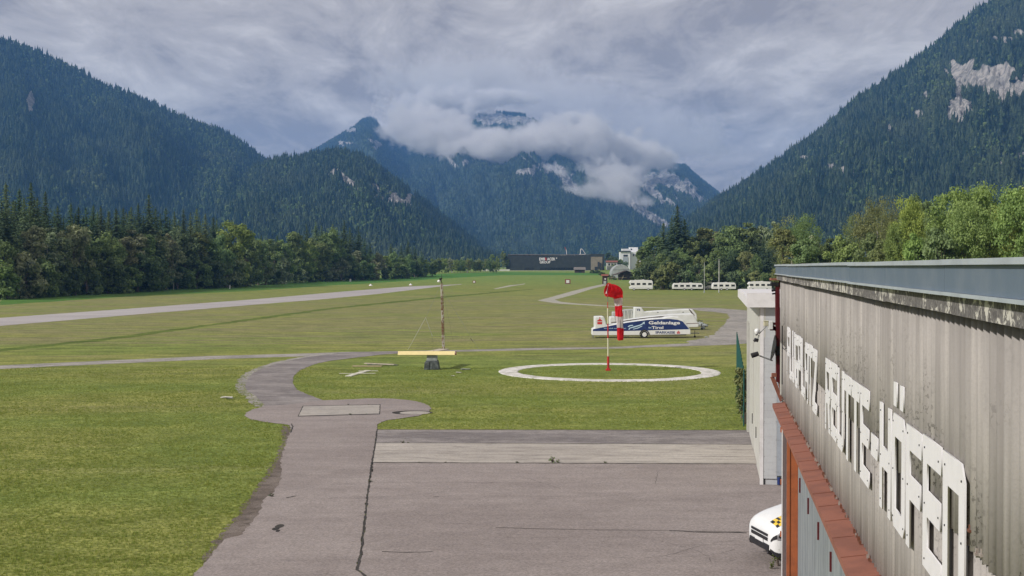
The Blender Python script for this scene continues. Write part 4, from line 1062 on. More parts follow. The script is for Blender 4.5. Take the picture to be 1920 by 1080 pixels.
# roof, fascia, verge
mb = MB(); b = [W(-4, 1.62, 7.19), W(S_END + .1, 1.62, 7.19), W(S_END + .1, 16, 7.29), W(-4, 16, 7.29)]
mb.add(b + [v - Vector((0, 0, .06)) for v in b], [(0, 1, 2, 3), (7, 6, 5, 4), (0, 4, 5, 1), (1, 5, 6, 2), (2, 6, 7, 3), (3, 7, 4, 0)]); hpart(mb, 'roof', M['roof_slate'])
edges = [-4, -.1, 2.7, 5.6, 8.4, 11.2, 14.0, 16.8, 19.6, 22.4, 25.2, 28.0, S_END + .12]
for a, b in zip(edges, edges[1:]):
    dz = random.uniform(-.004, .004)
    mb = MB(); wbox(mb, a + .004, b - .004, 1.452, 1.470, CAMZ - .155 + dz, CAMZ + .010 + dz); pn = hpart(mb, 'fascia_panel', M['zinc_blue'])
    mb = MB(); wbox(mb, a + .002, b - .002, 1.425, 1.64, CAMZ + .012 + dz, CAMZ + .046 + dz)
    wbox(mb, a + .002, b - .002, 1.428, 1.475, CAMZ - .178 + dz, CAMZ - .157 + dz); mb.build('fascia_edge', M['zinc_edge'], pn); pn.children[0].matrix_parent_inverse = (pn.matrix_world if False else (Matrix.Identity(4)))
s = S_END + .08; k = 0
while s > -4:
    L = 1.55; tl = random.uniform(-.006, .006)
    mb = MB(); wbox(mb, s - L + .004, s, 1.478, 1.492, CAMZ - .300 + tl, CAMZ - .181)
    wbox(mb, s - L + .004, s, 1.492, 1.60, CAMZ - .200, CAMZ - .183)
    hpart(mb, 'verge_sheet', M['lichen_sheet']); s -= L
# canopy of folded red-brown sheets
s = 28.3; ZC = 4.245
while s > -3:
    L = .93; dz = random.uniform(-.006, .006)
    mb = MB(); a, b = s - L, s
    q = [W(a, 1.315, ZC - .02 + dz), W(b + .02, 1.315, ZC - .02 + dz), W(b + .02, 1.60, ZC + .02 + dz), W(a, 1.60, ZC + .02 + dz)]
    mb.add(q + [v - Vector((0, 0, .012)) for v in q], [(0, 1, 2, 3), (7, 6, 5, 4), (0, 4, 5, 1), (1, 5, 6, 2), (2, 6, 7, 3), (3, 7, 4, 0)])
    wbox(mb, a, b, 1.315, 1.327, ZC - .10, ZC - .034)
    r_ = [W(b - .025, 1.313, ZC - .012 + dz), W(b + .012, 1.313, ZC - .012 + dz), W(b + .012, 1.595, ZC + .028 + dz), W(b - .025, 1.595, ZC + .028 + dz)]
    mb.add(r_ + [v - Vector((0, 0, .006)) for v in r_], [(0, 1, 2, 3), (7, 6, 5, 4), (0, 4, 5, 1), (1, 5, 6, 2), (2, 6, 7, 3), (3, 7, 4, 0)])
    hpart(mb, 'canopy_sheet', M['red_oxide']); s -= L
for s in (27.6, 24.2, 20.8, 17.4, 14, 10.6, 7.2):
    mb = MB(); wbox(mb, s, s + .06, 1.34, 1.80, ZC - .10, ZC - .05); hpart(mb, 'canopy_bracket', M['red_oxide'])
mb = MB(); wbox(mb, -3, S_END, 1.60, 1.66, 4.06, 4.20); hpart(mb, 'door_rail', M['black_steel'])
# doors under the canopy
s = 27.75; k = 0
while s > -2:
    L = 2.3; mb = MB(); wbox(mb, s - L + .02, s, 1.83, 1.88, .06, 4.16)
    for j in range(12): wbox(mb, s - .1 - j * .19 - .16, s - .1 - j * .19, 1.822, 1.8295, .08, 4.14)
    d = hpart(mb, 'sliding_door', M['door_board'])
    mb = MB(); wbox(mb, s - .9, s - .86, 1.79, 1.821, 2.55, 2.85); h = mb.build('handle', M['dark_red_steel'], d)
    s -= L; k += 1
mb = MB(); wbox(mb, 27.78, 27.90, 1.60, 1.66, 0, 4.05); wbox(mb, 27.80, 27.88, 1.66, 1.80, 0, 4.05); wbox(mb, 27.78, 27.90, 1.80, 1.85, 0, 4.05); hpart(mb, 'steel_column', M['orange_steel'])
mb = MB(); wbox(mb, 27.74, 27.94, 1.585, 1.67, 0, .45); hpart(mb, 'column_foot', M['white_paint'])
mb = MB(); wbox(mb, 27.95, S_END - .08, 1.62, 2.05, 0, 4.055); hpart(mb, 'end_pier', M['dark_brick'])
mb = MB(); wbox(mb, S_END - .08, S_END, 1.60, 1.70, 0, 4.2); hpart(mb, 'corner_post', M['white_paint'])
for z in (1.0, 2.2, 3.4): 
    mb = MB(); wbox(mb, S_END - .02, S_END + .05, 1.57, 1.60, z, z + .12); hpart(mb, 'hinge', M['orange_steel'])
# torn hooks at the sheet joint, rust stains as small curled flakes
mb = MB()
for q in range(110):
    s = random.uniform(6.5, 29.5); wbox(mb, s, s + .012, PW - .055, PW - .03, 4.27, 4.30 + random.uniform(0, .02))
o = hpart(mb, 'sheet_hooks', M['rust']); o['kind'] = 'stuff'
for s in (7.9, 7.75, 8.1, 8.3):
    mb = MB(); c = W(s, PW - .04, ZJ + random.uniform(.0, .2)); mb.box(c, (.03, .05, .015), WM); mb.box(c + Vector((0, 0, .02)), (.015, .03, .03), WM); hpart(mb, 'fixing_bolt', M['rust'])

# white board letters
LW, LH = .80, (1.38 - .775) * PW; ZL0 = CAMZ - 1.38 * PW
sw_ = .25; sh_ = .20
def letter_polys(ch):
    w_, h = 1.0, 1.0; a = .30; b = .20        # stroke widths in unit box (x: along wall, y: height)
    R4 = lambda x0, y0, x1, y1: [(x0, y0), (x1, y0), (x1, y1), (x0, y1)]
    c = .14; cy = .11; a = .25; b = .17
    return {
        'F': ([[(0, 0), (a, 0), (a, .40), (.92, .40), (.92, .60), (a, .60), (a, .80), (1, .80), (1, 1), (0, 1)]], []),
        'L': ([[(0, 0), (.95, 0), (.95, b), (a, b), (a, 1), (0, 1)]], []),
        'U': ([[(c, 0), (1 - c, 0), (1, cy), (1, 1), (1 - a, 1), (1 - a, b), (a, b), (a, 1), (0, 1), (0, cy)]], []),
        'G': ([[(c, 0), (1 - c, 0), (1, cy), (1, .52), (.52, .52), (.52, .36), (1 - a, .36), (1 - a, b), (a, b), (a, .8), (1, .8), (1, 1 - cy), (1 - c, 1), (c, 1), (0, 1 - cy), (0, cy)]], []),
        'P': ([[(0, 0), (a, 0), (a, .38), (1 - c, .38), (1, .38 + cy), (1, 1 - cy), (1 - c, 1), (0, 1)]], [R4(a, .56, 1 - a, .82)]),
        'A': ([[(0, 0), (a, 0), (a, .34), (1 - a, .34), (1 - a, 0), (1, 0), (1, 1 - cy), (1 - c, 1), (c, 1), (0, 1 - cy)]], [R4(a, .53, 1 - a, .82)]),
        'T': ([[(.35, 0), (.65, 0), (.65, .8), (1, .8), (1, 1), (0, 1), (0, .8), (.35, .8)]], []),
        'Z': ([[(0, 0), (1, 0), (1, b), (.38, b), (1, .80), (1, 1), (0, 1), (0, .8), (.62, .8), (0, .2)]], []),
        'R': ([[(0, 0), (a, 0), (a, .38), (.42, .38), (.70, 0), (1, 0), (.78, .38), (1 - c, .40), (1, .40 + cy), (1, 1 - cy), (1 - c, 1), (0, 1)]], [R4(a, .57, 1 - a, .82)]),
        'E': ([[(0, 0), (1, 0), (1, b), (a, b), (a, .40), (.95, .40), (.95, .60), (a, .60), (a, .80), (1, .80), (1, 1), (0, 1)]], []),
        'H': ([[(0, 0), (a, 0), (a, .40), (1 - a, .40), (1 - a, 0), (1, 0), (1, 1), (1 - a, 1), (1 - a, .60), (a, .60), (a, 1), (0, 1)]], []),
        'O': ([[(c, 0), (1 - c, 0), (1, cy), (1, 1 - cy), (1 - c, 1), (c, 1), (0, 1 - cy), (0, cy)]], [R4(a, b, 1 - a, .8)]),
        'N': ([[(0, 0), (a, 0), (a, .78), (1 - a, .78), (1 - a, 0), (1, 0), (1, 1 - cy), (1 - c, 1), (0, 1)]], []),
        '-': ([R4(.1, .40, .9, .62)], []),
        '"': ([R4(.12, 1.06, .36, 1.27), R4(.62, 1.06, .86, 1.27)], []),
    }[ch]
def letter(ch, s_left, width):
    """s_left: far end (left in the picture); reads towards the camera"""
    outs, holes = letter_polys(ch)
    cu = bpy.data.curves.new('letter', 'CURVE'); cu.dimensions = '2D'; cu.fill_mode = 'BOTH'; cu.extrude = .006
    for pl in outs + holes:
        sp = cu.splines.new('POLY'); sp.points.add(len(pl) - 1); sp.use_cyclic_u = True
        for i, (x, y) in enumerate(pl): sp.points[i].co = (x * width, y * LH, 0, 1)
    tmp = bpy.data.objects.new('l', cu); COL.objects.link(tmp); bpy.context.view_layer.update()
    me = bpy.data.meshes.new_from_object(tmp.evaluated_get(bpy.context.evaluated_depsgraph_get())); bpy.data.objects.remove(tmp); bpy.data.curves.remove(cu)
    me.materials.clear(); me.materials.append(M['letter_white'])
    X = -WD; Y = Vector((0, 0, 1)); Z = -WN; T = Matrix.Translation(W(s_left, PW - .052, ZL0 + random.uniform(-.012, .012))) @ Matrix((X, Y, Z)).transposed().to_4x4()
    me.transform(T)
    o = link('letter', me); inv_parent(o, hangar)
    mb = MB()
    for pl in outs:
        for (x, y) in ((.12, .08), (.12, .92), (.88, .9), (.9, .08), (.12, .5), (.88, .5)):
            ok = in_poly(np.array([[x, y]]), pl)[0] and not any(in_poly(np.array([[x, y]]), h)[0] for h in holes)
            if ok: mb.tube(W(s_left - x * width, PW - .064, ZL0 + y * LH), W(s_left - x * width, PW - .057, ZL0 + y * LH), .008, n=6)
    if mb.v: mb.build('screws', M['black_steel'], o)['kind'] = 'stuff'
    # spacer battens hold the boards off the sheets
    return o
def word(txt, sa, sb):
    n = len(txt); pitch = (sa - sb) / (n - .06)
    for i, ch in enumerate(txt):
        if ch == 'Ö':
            letter('O', sa - i * pitch, pitch * .92); letter('"', sa - i * pitch, pitch * .92)
        else: letter(ch, sa - i * pitch, pitch * .92)
PL = PW - .07
word('FLUGPLATZ', s_of(1475, PL), s_of(1530.5, PL)); word('REUTTE', s_of(1546.5, PL), s_of(1628.5, PL)); letter('-', s_of(1630.5, PL), .62); word('HÖFEN', s_of(1648, PL), s_of(1808, PL))
# small things on the roof
for nm, x, s, w_, h in (('roof_vent', 1797, 14.0, .34, .05), ('roof_vent', 1560, 24, .9, .05), ('roof_vent', 1600, 22, .5, .04)):
    th = math.atan((x - 960) / F); Yq = s * cos(WA); X = (x - 960) / F * Yq; c = Vector((X, Yq, 7.215))
    mb = MB(); mb.box(c, (w_ * .8, w_, h)); mb.box(c + Vector((0, 0, h / 2 + .012)), (w_, w_ * 1.2, .016)); hpart(mb, nm, M['barn_roof'])

# ------------------------------------------------------------------ red steel bracket, dish and cameras on the hangar end
YB = 30.05
def PX(x, y, Y=YB): return P(x, y, Y)
br = thing('steel_bracket', 'dark red steel upright with braces on the far corner of the corrugated hangar', 'bracket', PX(1458, 712))
def bp(mb, name, mat, root=br, **k): return inv_parent(mb.build(name, mat, None, **k), root)
mb = MB(); mb.bar(PX(1457.5, 530), PX(1459, 716), .09, .11); bp(mb, 'upright', M['dark_red_steel'])
mb = MB(); mb.bar(PX(1446, 607), PX(1463, 607), .06, .05, (0, 1, 0)); mb.bar(PX(1444, 616.5), PX(1463, 616.5), .08, .05, (0, 1, 0)); mb.bar(PX(1449, 611), PX(1464, 630), .06, .05, (0, 1, 0)); bp(mb, 'brace', M['dark_red_steel'])
mb = MB(); mb.bar(PX(1447, 703), PX(1459, 703), .09, .08, (0, 1, 0)); mb.bar(PX(1447.5, 706), PX(1466, 752), .09, .035, (0, 1, 0)); mb.bar(PX(1457, 700), PX(1467, 742), .05, .05, (0, 1, 0)); bp(mb, 'brace', M['red_oxide'])
mb = MB(); mb.box(PX(1454, 523.5), (.24, .22, .05)); bp(mb, 'cap_plate', M['red_oxide'])
mb = MB(); mb.box(PX(1452, 533), (.17, .14, .09)); mb.tube(PX(1447, 545), PX(1461, 542), .03); mb.tube(PX(1448, 551), PX(1461, 549), .02); mb.box(PX(1463, 532), (.06, .1, .17)); bp(mb, 'clamp', M['black_steel'])
mb = MB(); mb.box(PX(1444.5, 609.5), (.10, .12, .20)); o = mb.build('junction_box', M['white_gloss'], bevel=.01); tag(o, 'small white junction box beside the dark red upright', 'box')
mb = MB(); mb.box(PX(1436, 606.5), (.10, .10, .12)); mb.box(PX(1436, 602), (.12, .12, .02)); o = mb.build('junction_box', M['pole_pale'], bevel=.01); tag(o, 'small yellowish box at the root of the camera arm', 'box')
cm = thing('security_camera', 'white dome camera at the end of a thin diagonal arm', 'camera', PX(1423, 628))
mb = MB(); mb.tube(PX(1437, 612), PX(1423, 626), .012); bp(mb, 'arm', M['grey_steel'], cm)
mb = MB(); mb.sphere(PX(1419.5, 621), .065, 12, 8); mb.tube(PX(1416, 624), PX(1421, 624), .05); bp(mb, 'housing', M['white_gloss'], cm, smooth=True)
mb = MB(); mb.sphere(PX(1418.5, 626.5), .035, 10, 6); bp(mb, 'lens', M['glass_dark'], cm, smooth=True)
cm = thing('security_camera', 'black camera hanging under the white dome camera', 'camera', PX(1420, 634))
mb = MB(); mb.tube(PX(1423, 628), PX(1421, 635), .012); bp(mb, 'arm', M['grey_steel'], cm)
mb = MB(); mb.box(PX(1418, 637.5), (.09, .12, .08), Matrix.Rotation(.3, 3, 'Y')); mb.tube(PX(1417, 637), PX(1413.5, 640), .032, .036); bp(mb, 'housing', M['black_steel'], cm, bevel=.01)
ds = thing('satellite_dish', 'satellite dish seen edge-on with a dark receiver on its long arm', 'dish', PX(1450, 655))
mb = MB(); ax = Vector((-.96, .26, .16)).normalized(); u = ax.cross(Vector((0, 0, 1))).normalized(); v = u.cross(ax); c = PX(1448.5, 652)
vs = [c - ax * .07]; fs = []
for j in range(1, 6):
    r = .31 * j / 5
    for i in range(20): vs.append(c - ax * (.07 * (1 - (j / 5) ** 2)) + (u * cos(i * pi / 10) * .9 + v * sin(i * pi / 10)) * r)
for i in range(20): fs.append((0, 1 + i, 1 + (i + 1) % 20))
for j in range(4):
    for i in range(20): a = 1 + j * 20 + i; b = 1 + j * 20 + (i + 1) % 20; fs.append((a, a + 20, b + 20, b))
n = len(vs); vs += [q - ax * .012 for q in vs]; fs += [tuple(i + n for i in f[::-1]) for f in fs]
mb.add(vs, fs); o = bp(mb, 'reflector', M['tarp_grey'], ds, smooth=True)
mb = MB(); mb.box(c - ax * .13 - v * .05, (.10, .12, .22)); mb.tube(c - ax * .1, PX(1458, 655), .03); bp(mb, 'mount', M['black_steel'], ds)
mb = MB(); mb.tube(c - v * .30 - ax * .05, PX(1424, 667), .017); bp(mb, 'arm', M['grey_steel'], ds)
mb = MB(); mb.tube(PX(1422, 663), PX(1409, 667), .055, .06, 12); bp(mb, 'receiver', M['black_steel'], ds)
# loose cable on the sheet
mb = MB(); pts = [W(s_of(x, 1.53), 1.53, CAMZ - (y - 500) / F * s_of(x, 1.53) * cos(WA)) for x, y in ((1466, 636), (1467.5, 648), (1469, 652), (1471.5, 654), (1474, 652))]
mb.sweep(pts, [.008] * 5, 5); mb.tube(W(28.8, 1.545, 5.9), W(28.8, 1.545, 4.6), .012, n=6); o = hpart(mb, 'cable', M['black_steel'])

# ------------------------------------------------------------------ light grey shed beyond
shed = thing('metal_shed', 'light grey metal shed with white roof edge beyond the corrugated hangar', 'shed', W(50, 5, 0), WROT)
def sp_(mb, name, mat, **k): return inv_parent(mb.build(name, mat, None, **k), shed)
S0, S1 = 42.85, 57.2; P0 = 1.60
mb = MB(); wbox(mb, S0 + .03, S1, P0 + .16, 9, .0, 5.86); sp_(mb, 'wall', M['pale_panel'])
for k in range(9):
    a = P0 + .10 + k * .445; z0 = .22 if k < 1 else .32
    mb = MB(); wbox(mb, S0 - .012, S0 + .028, a, a + .44, z0, 5.86)
    for j in range(26):
        z = z0 + .1 + j * .215; wbox(mb, S0 - .0165, S0 - .0125, a + .02, a + .42, z, z + .195)
    p = sp_(mb, 'wall_panel', M['pale_panel'] if k < 1 else M['pale_panel_blue'])
    mb = MB()
    for z in (.45, .95, 1.5, 2.1, 2.7, 3.3, 3.9, 4.5, 5.1):
        for q in (.03, .41): mb.tube(W(S0 - .022, a + q, z), W(S0 - .016, a + q, z), .011, n=6)
    mb.build('rivets', M['grey_steel'], p)['kind'] = 'stuff'
mb = MB(); wbox(mb, S0 - .03, S0 + .10, P0 - .01, P0 + .10, .0, 5.86); sp_(mb, 'corner_post', M['white_paint'])
mb = MB(); wbox(mb, S0 - .02, S1, P0 - .05, P0 + .16, 4.88, 5.86); sp_(mb, 'side_lintel', M['cream_panel'])
mb = MB(); wbox(mb, S0 + .04, S1, P0 + .10, 6, .0, .20); wbox(mb, S0 - .01, S0 + .04, P0 + .55, 6, .0, .30); sp_(mb, 'plinth', M['concrete'] if False else M['stone_dark'])
for k, (a, b) in enumerate(((S0 + .12, 46.9), (47.0, 51.2), (51.3, 55.6))):
    mb = MB(); wbox(mb, a, b, P0 + .02 + .03 * (k % 2), P0 + .08 + .03 * (k % 2), .04, 4.87); d = sp_(mb, 'sliding_door', M['cream_panel'])
    mb = MB(); wbox(mb, a + .05, a + .12, P0 - .01, P0 + .02, 1.0, 1.4); mb.build('handle', M['black_steel'], d)
mb = MB(); wbox(mb, 55.6, 56.35, P0 + .12, P0 + .16, 0, 4.87); sp_(mb, 'door_gap', M['glass_dark'])
mb = MB(); wbox(mb, 56.4, S1, P0 - .06, P0 + .155, 0, 4.87); sp_(mb, 'corner_post', M['cream_panel'])
mb = MB(); wbox(mb, S0 - .25, S1 + .2, P0 - .42, 9.4, 5.88, 5.96); wbox(mb, S0 - .28, S0 - .23, P0 - .45, 9.45, 5.87, 6.34); wbox(mb, S0 - .23, S1 + .2, P0 - .45, P0 - .40, 5.87, 6.20); wbox(mb, S0 - .22, S1, P0 - .39, 9.3, 6.1, 6.22); sp_(mb, 'roof', M['white_paint'])
mb = MB(); mb.tube(W(S0 - .08, P0 + .60, 0.05), W(S0 - .08, P0 + .60, .28), .05); o = sp_(mb, 'drain_pipe', M['print_blue'])

# green mesh fence and creepers
A = Vector((10.45, 57.6, 0)); B = Vector((16.0, 91, 0)); fd = (B - A); NL = 13
fence = thing('mesh_fence', 'tall green wire fence running away from the grey shed', 'fence', A)
def mesh_panel():
    mb = MB(); L = fd.length / NL; n = 12
    for i in range(n): mb.bar((0, L * i / n, .05), (0, L * i / n, 2.45), .004)
    for i in range(13): mb.bar((0, 0, .05 + i * .2), (0, L, .05 + i * .2), .005)
    return mb.mesh('mesh_panel', M['fence_green'])
pm = mesh_panel(); mb = MB(); mb.tube((0, 0, 0), (0, 0, 2.55), .035); postm = mb.mesh('post', M['fence_green'])
ang = math.atan2(-fd.x, fd.y)
for i in range(NL + 1):
    o = link('post', postm, fence); o.location = fd * i / NL
    if i < NL: o = link('mesh_panel', pm, fence); o.location = fd * i / NL; o.rotation_euler.z = ang
CRE = [broad_mesh(140 + i, 2.4, .55, .0, 'tall', nl=34, per=70, leaf=.055) for i in range(3)]
PROTO['creeper'] = (CRE, 2.4); PROTO['weed'] = ([broad_mesh(150 + i, .5, .35, .0, 'round', nl=12, per=26, leaf=.035) for i in range(3)], .5)
for x, Y, top, c, w_, d in ((1397, 58.4, 690, OLV, 1.0, 'tallest creeper climbing the wire fence against the shed'), (1391, 60.5, 712, DK2, .9, 'dark creeper in the middle of the shed end of the wire fence'), (1394, 59.0, 740, OLV, 1.2, 'low bushy creeper at the foot of the wire fence'), (1387, 63.5, 700, DK2, .7, 'thin creeper on the wire fence farthest from the shed')):
    o = tree('creeper', x, top, Y, c, 'creeper', w_, d, '', 'creepers on the wire fence', name='creeper'); TREES.pop(); o['label'] = d
# leafy shrub by the van
PROTO['leafy'] = ([broad_mesh(170 + i, 1.15, .42, .0, 'tall', nl=30, per=34, leaf=.035) for i in range(2)], 1.15)
for x, Y, top, c, w_, d in ((1458, 30.6, 998, (.15, .20, .045), .8, 'leafy shrub growing between the white van and the hangar corner'), (1447, 30.3, 1052, (.17, .22, .05), .9, 'low leafy shrub in front of the van wheel')):
    o = tree('leafy', x, top, Y, c, 'shrub', w_, d, '', None, name='shrub'); TREES.pop(); o['label'] = d
# weeds in the pavement joints
WD_ = []
for x, y, h, d in ((1036, 868, .26, 'largest green weed in the joint of the concrete strip'), (1046, 868.5, .16, 'small weed just right of the largest joint weed'), (755, 831, .12, 'low grassy weed in the upper joint near the taxiway'), (765, 831, .08, 'flat weed beside the one in the upper joint'), (1135, 869.5, .12, 'small weed in the joint right of centre'), (970, 868.8, .10, 'thin weed in the joint left of the largest weed'), (785, 868.3, .07, 'leftmost flat weed in the lower joint'), (835, 868.3, .08, 'flat dark weed in the lower joint left of centre'), (510, 932, .14, 'green weed at the broken taxiway edge'), (653, 760, .09, 'dark tuft on the far edge of the concrete slab'), (692, 760, .07, 'smaller tuft on the far edge of the concrete slab'), (656, 778, .10, 'dark tuft on the near edge of the concrete slab'), (687, 777.5, .07, 'low tuft on the near edge of the slab towards the right'), (693, 905, .12, 'yellowish weed in the long joint of the taxiway')):
    q = G(x, y); top = 500 - (h - CAMZ) / q.y * F
    o = tree('weed', x, top, q.y, random.choice((DK2, MID, DK)), 'weed', 1.6 if h < .15 else 1.0, d, '', 'weeds in the pavement joints', name='weed'); TREES.pop(); o['label'] = d

# ------------------------------------------------------------------ white van with chequered bonnet
van = thing('van', 'white van with a yellow and black chequered bonnet nosing out between the hangars', 'van', (6.9, 31.95, 0), 0)
LV = 5.1
xt = np.array([0, .03, .08, .16, .28, .48, .70, .88, 1.25, 1.70, 2.2, 2.8, 4.5, 4.9, 5.05, 5.1])
zt = np.array([.74, .88, .96, 1.03, 1.10, 1.18, 1.25, 1.31, 1.55, 1.80, 1.88, 1.93, 1.91, 1.86, 1.72, 1.55])
wt = np.array([.70, .78, .84, .89, .92, .945, .955, .96, .96, .96, .96, .96, .95, .93, .90, .86])
zb = np.array([.40, .33, .28, .25, .24, .24, .24, .24, .24, .24, .24, .24, .26, .30, .36, .42])
def VS(x, v, off=0.0):
    """van surface: x metres behind the nose, v -1..1 from near sill over the roof to far sill"""
    T = np.interp(x, xt, zt); w_ = np.interp(x, xt, wt); B_ = np.interp(x, xt, zb)
    belt = min(B_ + (T - B_) * .62, .86)
    a = abs(v); sgn = -1 if v < 0 else 1
    if a > .6:
        k = (1 - a) / .4; z = B_ + (belt - B_) * k; y = w_ * (.955 + .045 * sin(k * pi / 2)); 
    else:
        th = (1 - a / .6) * pi / 2; n = 2 / 3.4
        y = w_ * abs(cos(th)) ** n; z = belt + (T - belt) * abs(sin(th)) ** n
        y *= 1 - .10 * max(0, (z - 1.1)) / .8
    return Vector((x, -sgn * y if False else sgn * y, z))
def vp(x, v, off=0.0):
    p = VS(x, v)
    if off:
        e = .02; a = VS(min(LV, x + e), v) - VS(max(0, x - e), v); b = VS(x, min(1, v + e)) - VS(x, max(-1, v - e)); n = a.cross(b)
        if n.length > 1e-9:
            n.normalize()
            if n.dot(p - Vector((2.5, 0, .8))) < 0: n = -n
            p = p + n * off
    return p
xs_ = list(np.unique(np.concatenate([np.linspace(0, .2, 8), np.linspace(.2, 2.2, 22), np.linspace(2.2, 4.8, 10), np.linspace(4.8, 5.1, 6)]))); vs_ = list(np.linspace(-1, 1, 49))
mb = MB(); mb.add([VS(x, v) for x in xs_ for v in vs_], [(i * 49 + j, (i + 1) * 49 + j, (i + 1) * 49 + j + 1, i * 49 + j + 1) for i in range(len(xs_) - 1) for j in range(48)] + [tuple(range(49)), tuple(range((len(xs_) - 1) * 49, len(xs_) * 49))[::-1]])
body = mb.build('body', M['white_gloss'], van, smooth=True)
def patch(name, mat, x0, x1, v0, v1, nx=8, nv=8, off=.008, shape=None, parent=van, sk=0.0):
    mb = MB(); vs = []
    for i in range(nx + 1):
        for j in range(nv + 1):
            a, b = i / nx, j / nv
            if shape: a, b = shape(a, b)
            vs.append(vp(x0 + (x1 - x0) * a + sk * b, v0 + (v1 - v0) * b, off))
    mb.add(vs, [(i * (nv + 1) + j, (i + 1) * (nv + 1) + j, (i + 1) * (nv + 1) + j + 1, i * (nv + 1) + j + 1) for i in range(nx) for j in range(nv)])
    return mb.build(name, mat, parent, smooth=True)
for s_ in (-1, 1):
    hl = patch('headlight', M['chrome'], .10, .46, s_ * .66, s_ * .50, shape=lambda a, b: (a, .5 + (b - .5) * (sin(pi * (.12 + .8 * a)) ** .6)))
    patch('lens', M['glass_dark'], .13, .42, s_ * .645, s_ * .515, 6, 6, .013, lambda a, b: (a, .5 + (b - .5) * .75 * (sin(pi * (.1 + .85 * a)))), hl)
    mb = MB(); mb.sphere(vp(.27, s_ * .585, .01), .055, 12, 8, (1, .5, 1)); mb.build('bulb', M['chrome'], hl, smooth=True)
    patch('side_window', M['glass_dark'], 1.75, 4.6, s_ * .50, s_ * .36, 14, 5, .006)
    patch('bumper', M['black_steel'], 0.0, .62, s_ * 1.0, s_ * .90, 10, 4, .012)
    mb = MB(); c0 = Vector((1.62, s_ * 1.08, 1.12)); mb.box(c0, (.09, .20, .22)); mb.build('mirror', M['white_gloss'], van, bevel=.03)
for z0, z1 in ((.60, .68), (.71, .77)):
    mb = MB(); mb.box((-.012, 0, (z0 + z1) / 2), (.03, 1.02, z1 - z0)); mb.build('grille', M['black_steel'], van, bevel=.008)
patch('grille', M['black_steel'], .0, .10, -.60, -.53, 6, 4, .01); patch('grille', M['black_steel'], .0, .10, .53, .60, 6, 4, .01)
mb = MB(); mb.box((-.01, 0, .44), (.05, 1.2, .16)); mb.build('bumper', M['black_steel'], van, bevel=.02)
mb = MB(); mb.box((-.02, 0, .55), (.012, .50, .10)); mb.build('number_plate', M['white_gloss'], van)
patch('windscreen', M['glass_dark'], .95, 1.72, -.40, .40, 8, 20, .008)
for i in range(7):            # chequered bonnet band
    for j in range(3):
        x0 = .14 + i * .065; v0 = -.32 + j * .085
        patch('checker', M['checker_yellow'] if (i + j) % 2 else M['black_steel'], x0, x0 + .07, v0, v0 + .085, 2, 2, .006 + .001 * ((i + j) % 2))
for xw in (.88, 4.05):
    for s_ in (-1, 1):
        mb = MB(); mb.tube((xw, s_ * .74, .335), (xw, s_ * .975, .335), .335, n=28); wh = mb.build('wheel', M['rubber'], van, bevel=.03)
        mb = MB(); mb.tube((xw, s_ * .95, .335), (xw, s_ * .985, .335), .21, .19, n=20); mb.build('rim', M['grey_steel'], wh, bevel=.01)
        mb = MB(); mb.tube((xw, s_ * .70, .36), (xw, s_ * .967, .36), .41, n=28); mb.build('wheel_arch', M['black_steel'], van)
van.rotation_euler.z = R(11); van.location = Vector((6.06, 31.20, 0))
# ------------------------------------------------------------------ windsock
BX, BY = 1140.5, 695
wb = G(BX, BY); YW = wb.y
ws = thing('windsock', 'red and white windsock hanging limp on a banded pole inside the white ring', 'windsock', wb)
def at(x, y, Y): 
    return P(x, y, Y)
def wpart(mb, name, mat, root=ws, **k): return inv_parent(mb.build(name, mat, None, **k), root)
segs = [(695, 668, .085, 'pole_red'), (668, 634, .055, 'pole_pale'), (634, 607, .05, 'pole_red'), (607, 578, .055, 'pole_pale'), (578, 566, .025, 'pole_red'), (566, 540, .022, 'grey_steel')]
for a, b, r, m_ in segs:
    mb = MB(); mb.tube(at(BX - (695 - a) * .008, a, YW), at(BX - (695 - b) * .008, b, YW), r, r * .94, 12); wpart(mb, 'pole', M[m_], smooth=False)
mb = MB(); mb.box(wb + Vector((0, 0, .06)), (.34, .34, .12)); mb.box(wb + Vector((0, 0, .16)), (.2, .2, .08)); wpart(mb, 'foot', M['pole_red'], bevel=.02)
Z8 = lambda zx, zy, dY=0: P(1100 + zx / 8, 510 + zy / 8, YW + dY)
path = [Z8(318, 266, -.22), Z8(370, 279, -.10), Z8(425, 296, 0), Z8(460, 318, .08), Z8(476, 358, .15), Z8(480, 405, .15), Z8(480, 470, .15), Z8(482, 560, .15), Z8(486, 650, .15), Z8(490, 740, .15), Z8(496, 840, .15), Z8(500, 930, .15), Z8(503, 1020, .15)]
rad = [.45, .45, .44, .41, .34, .27, .245, .235, .225, .215, .205, .195, .185]
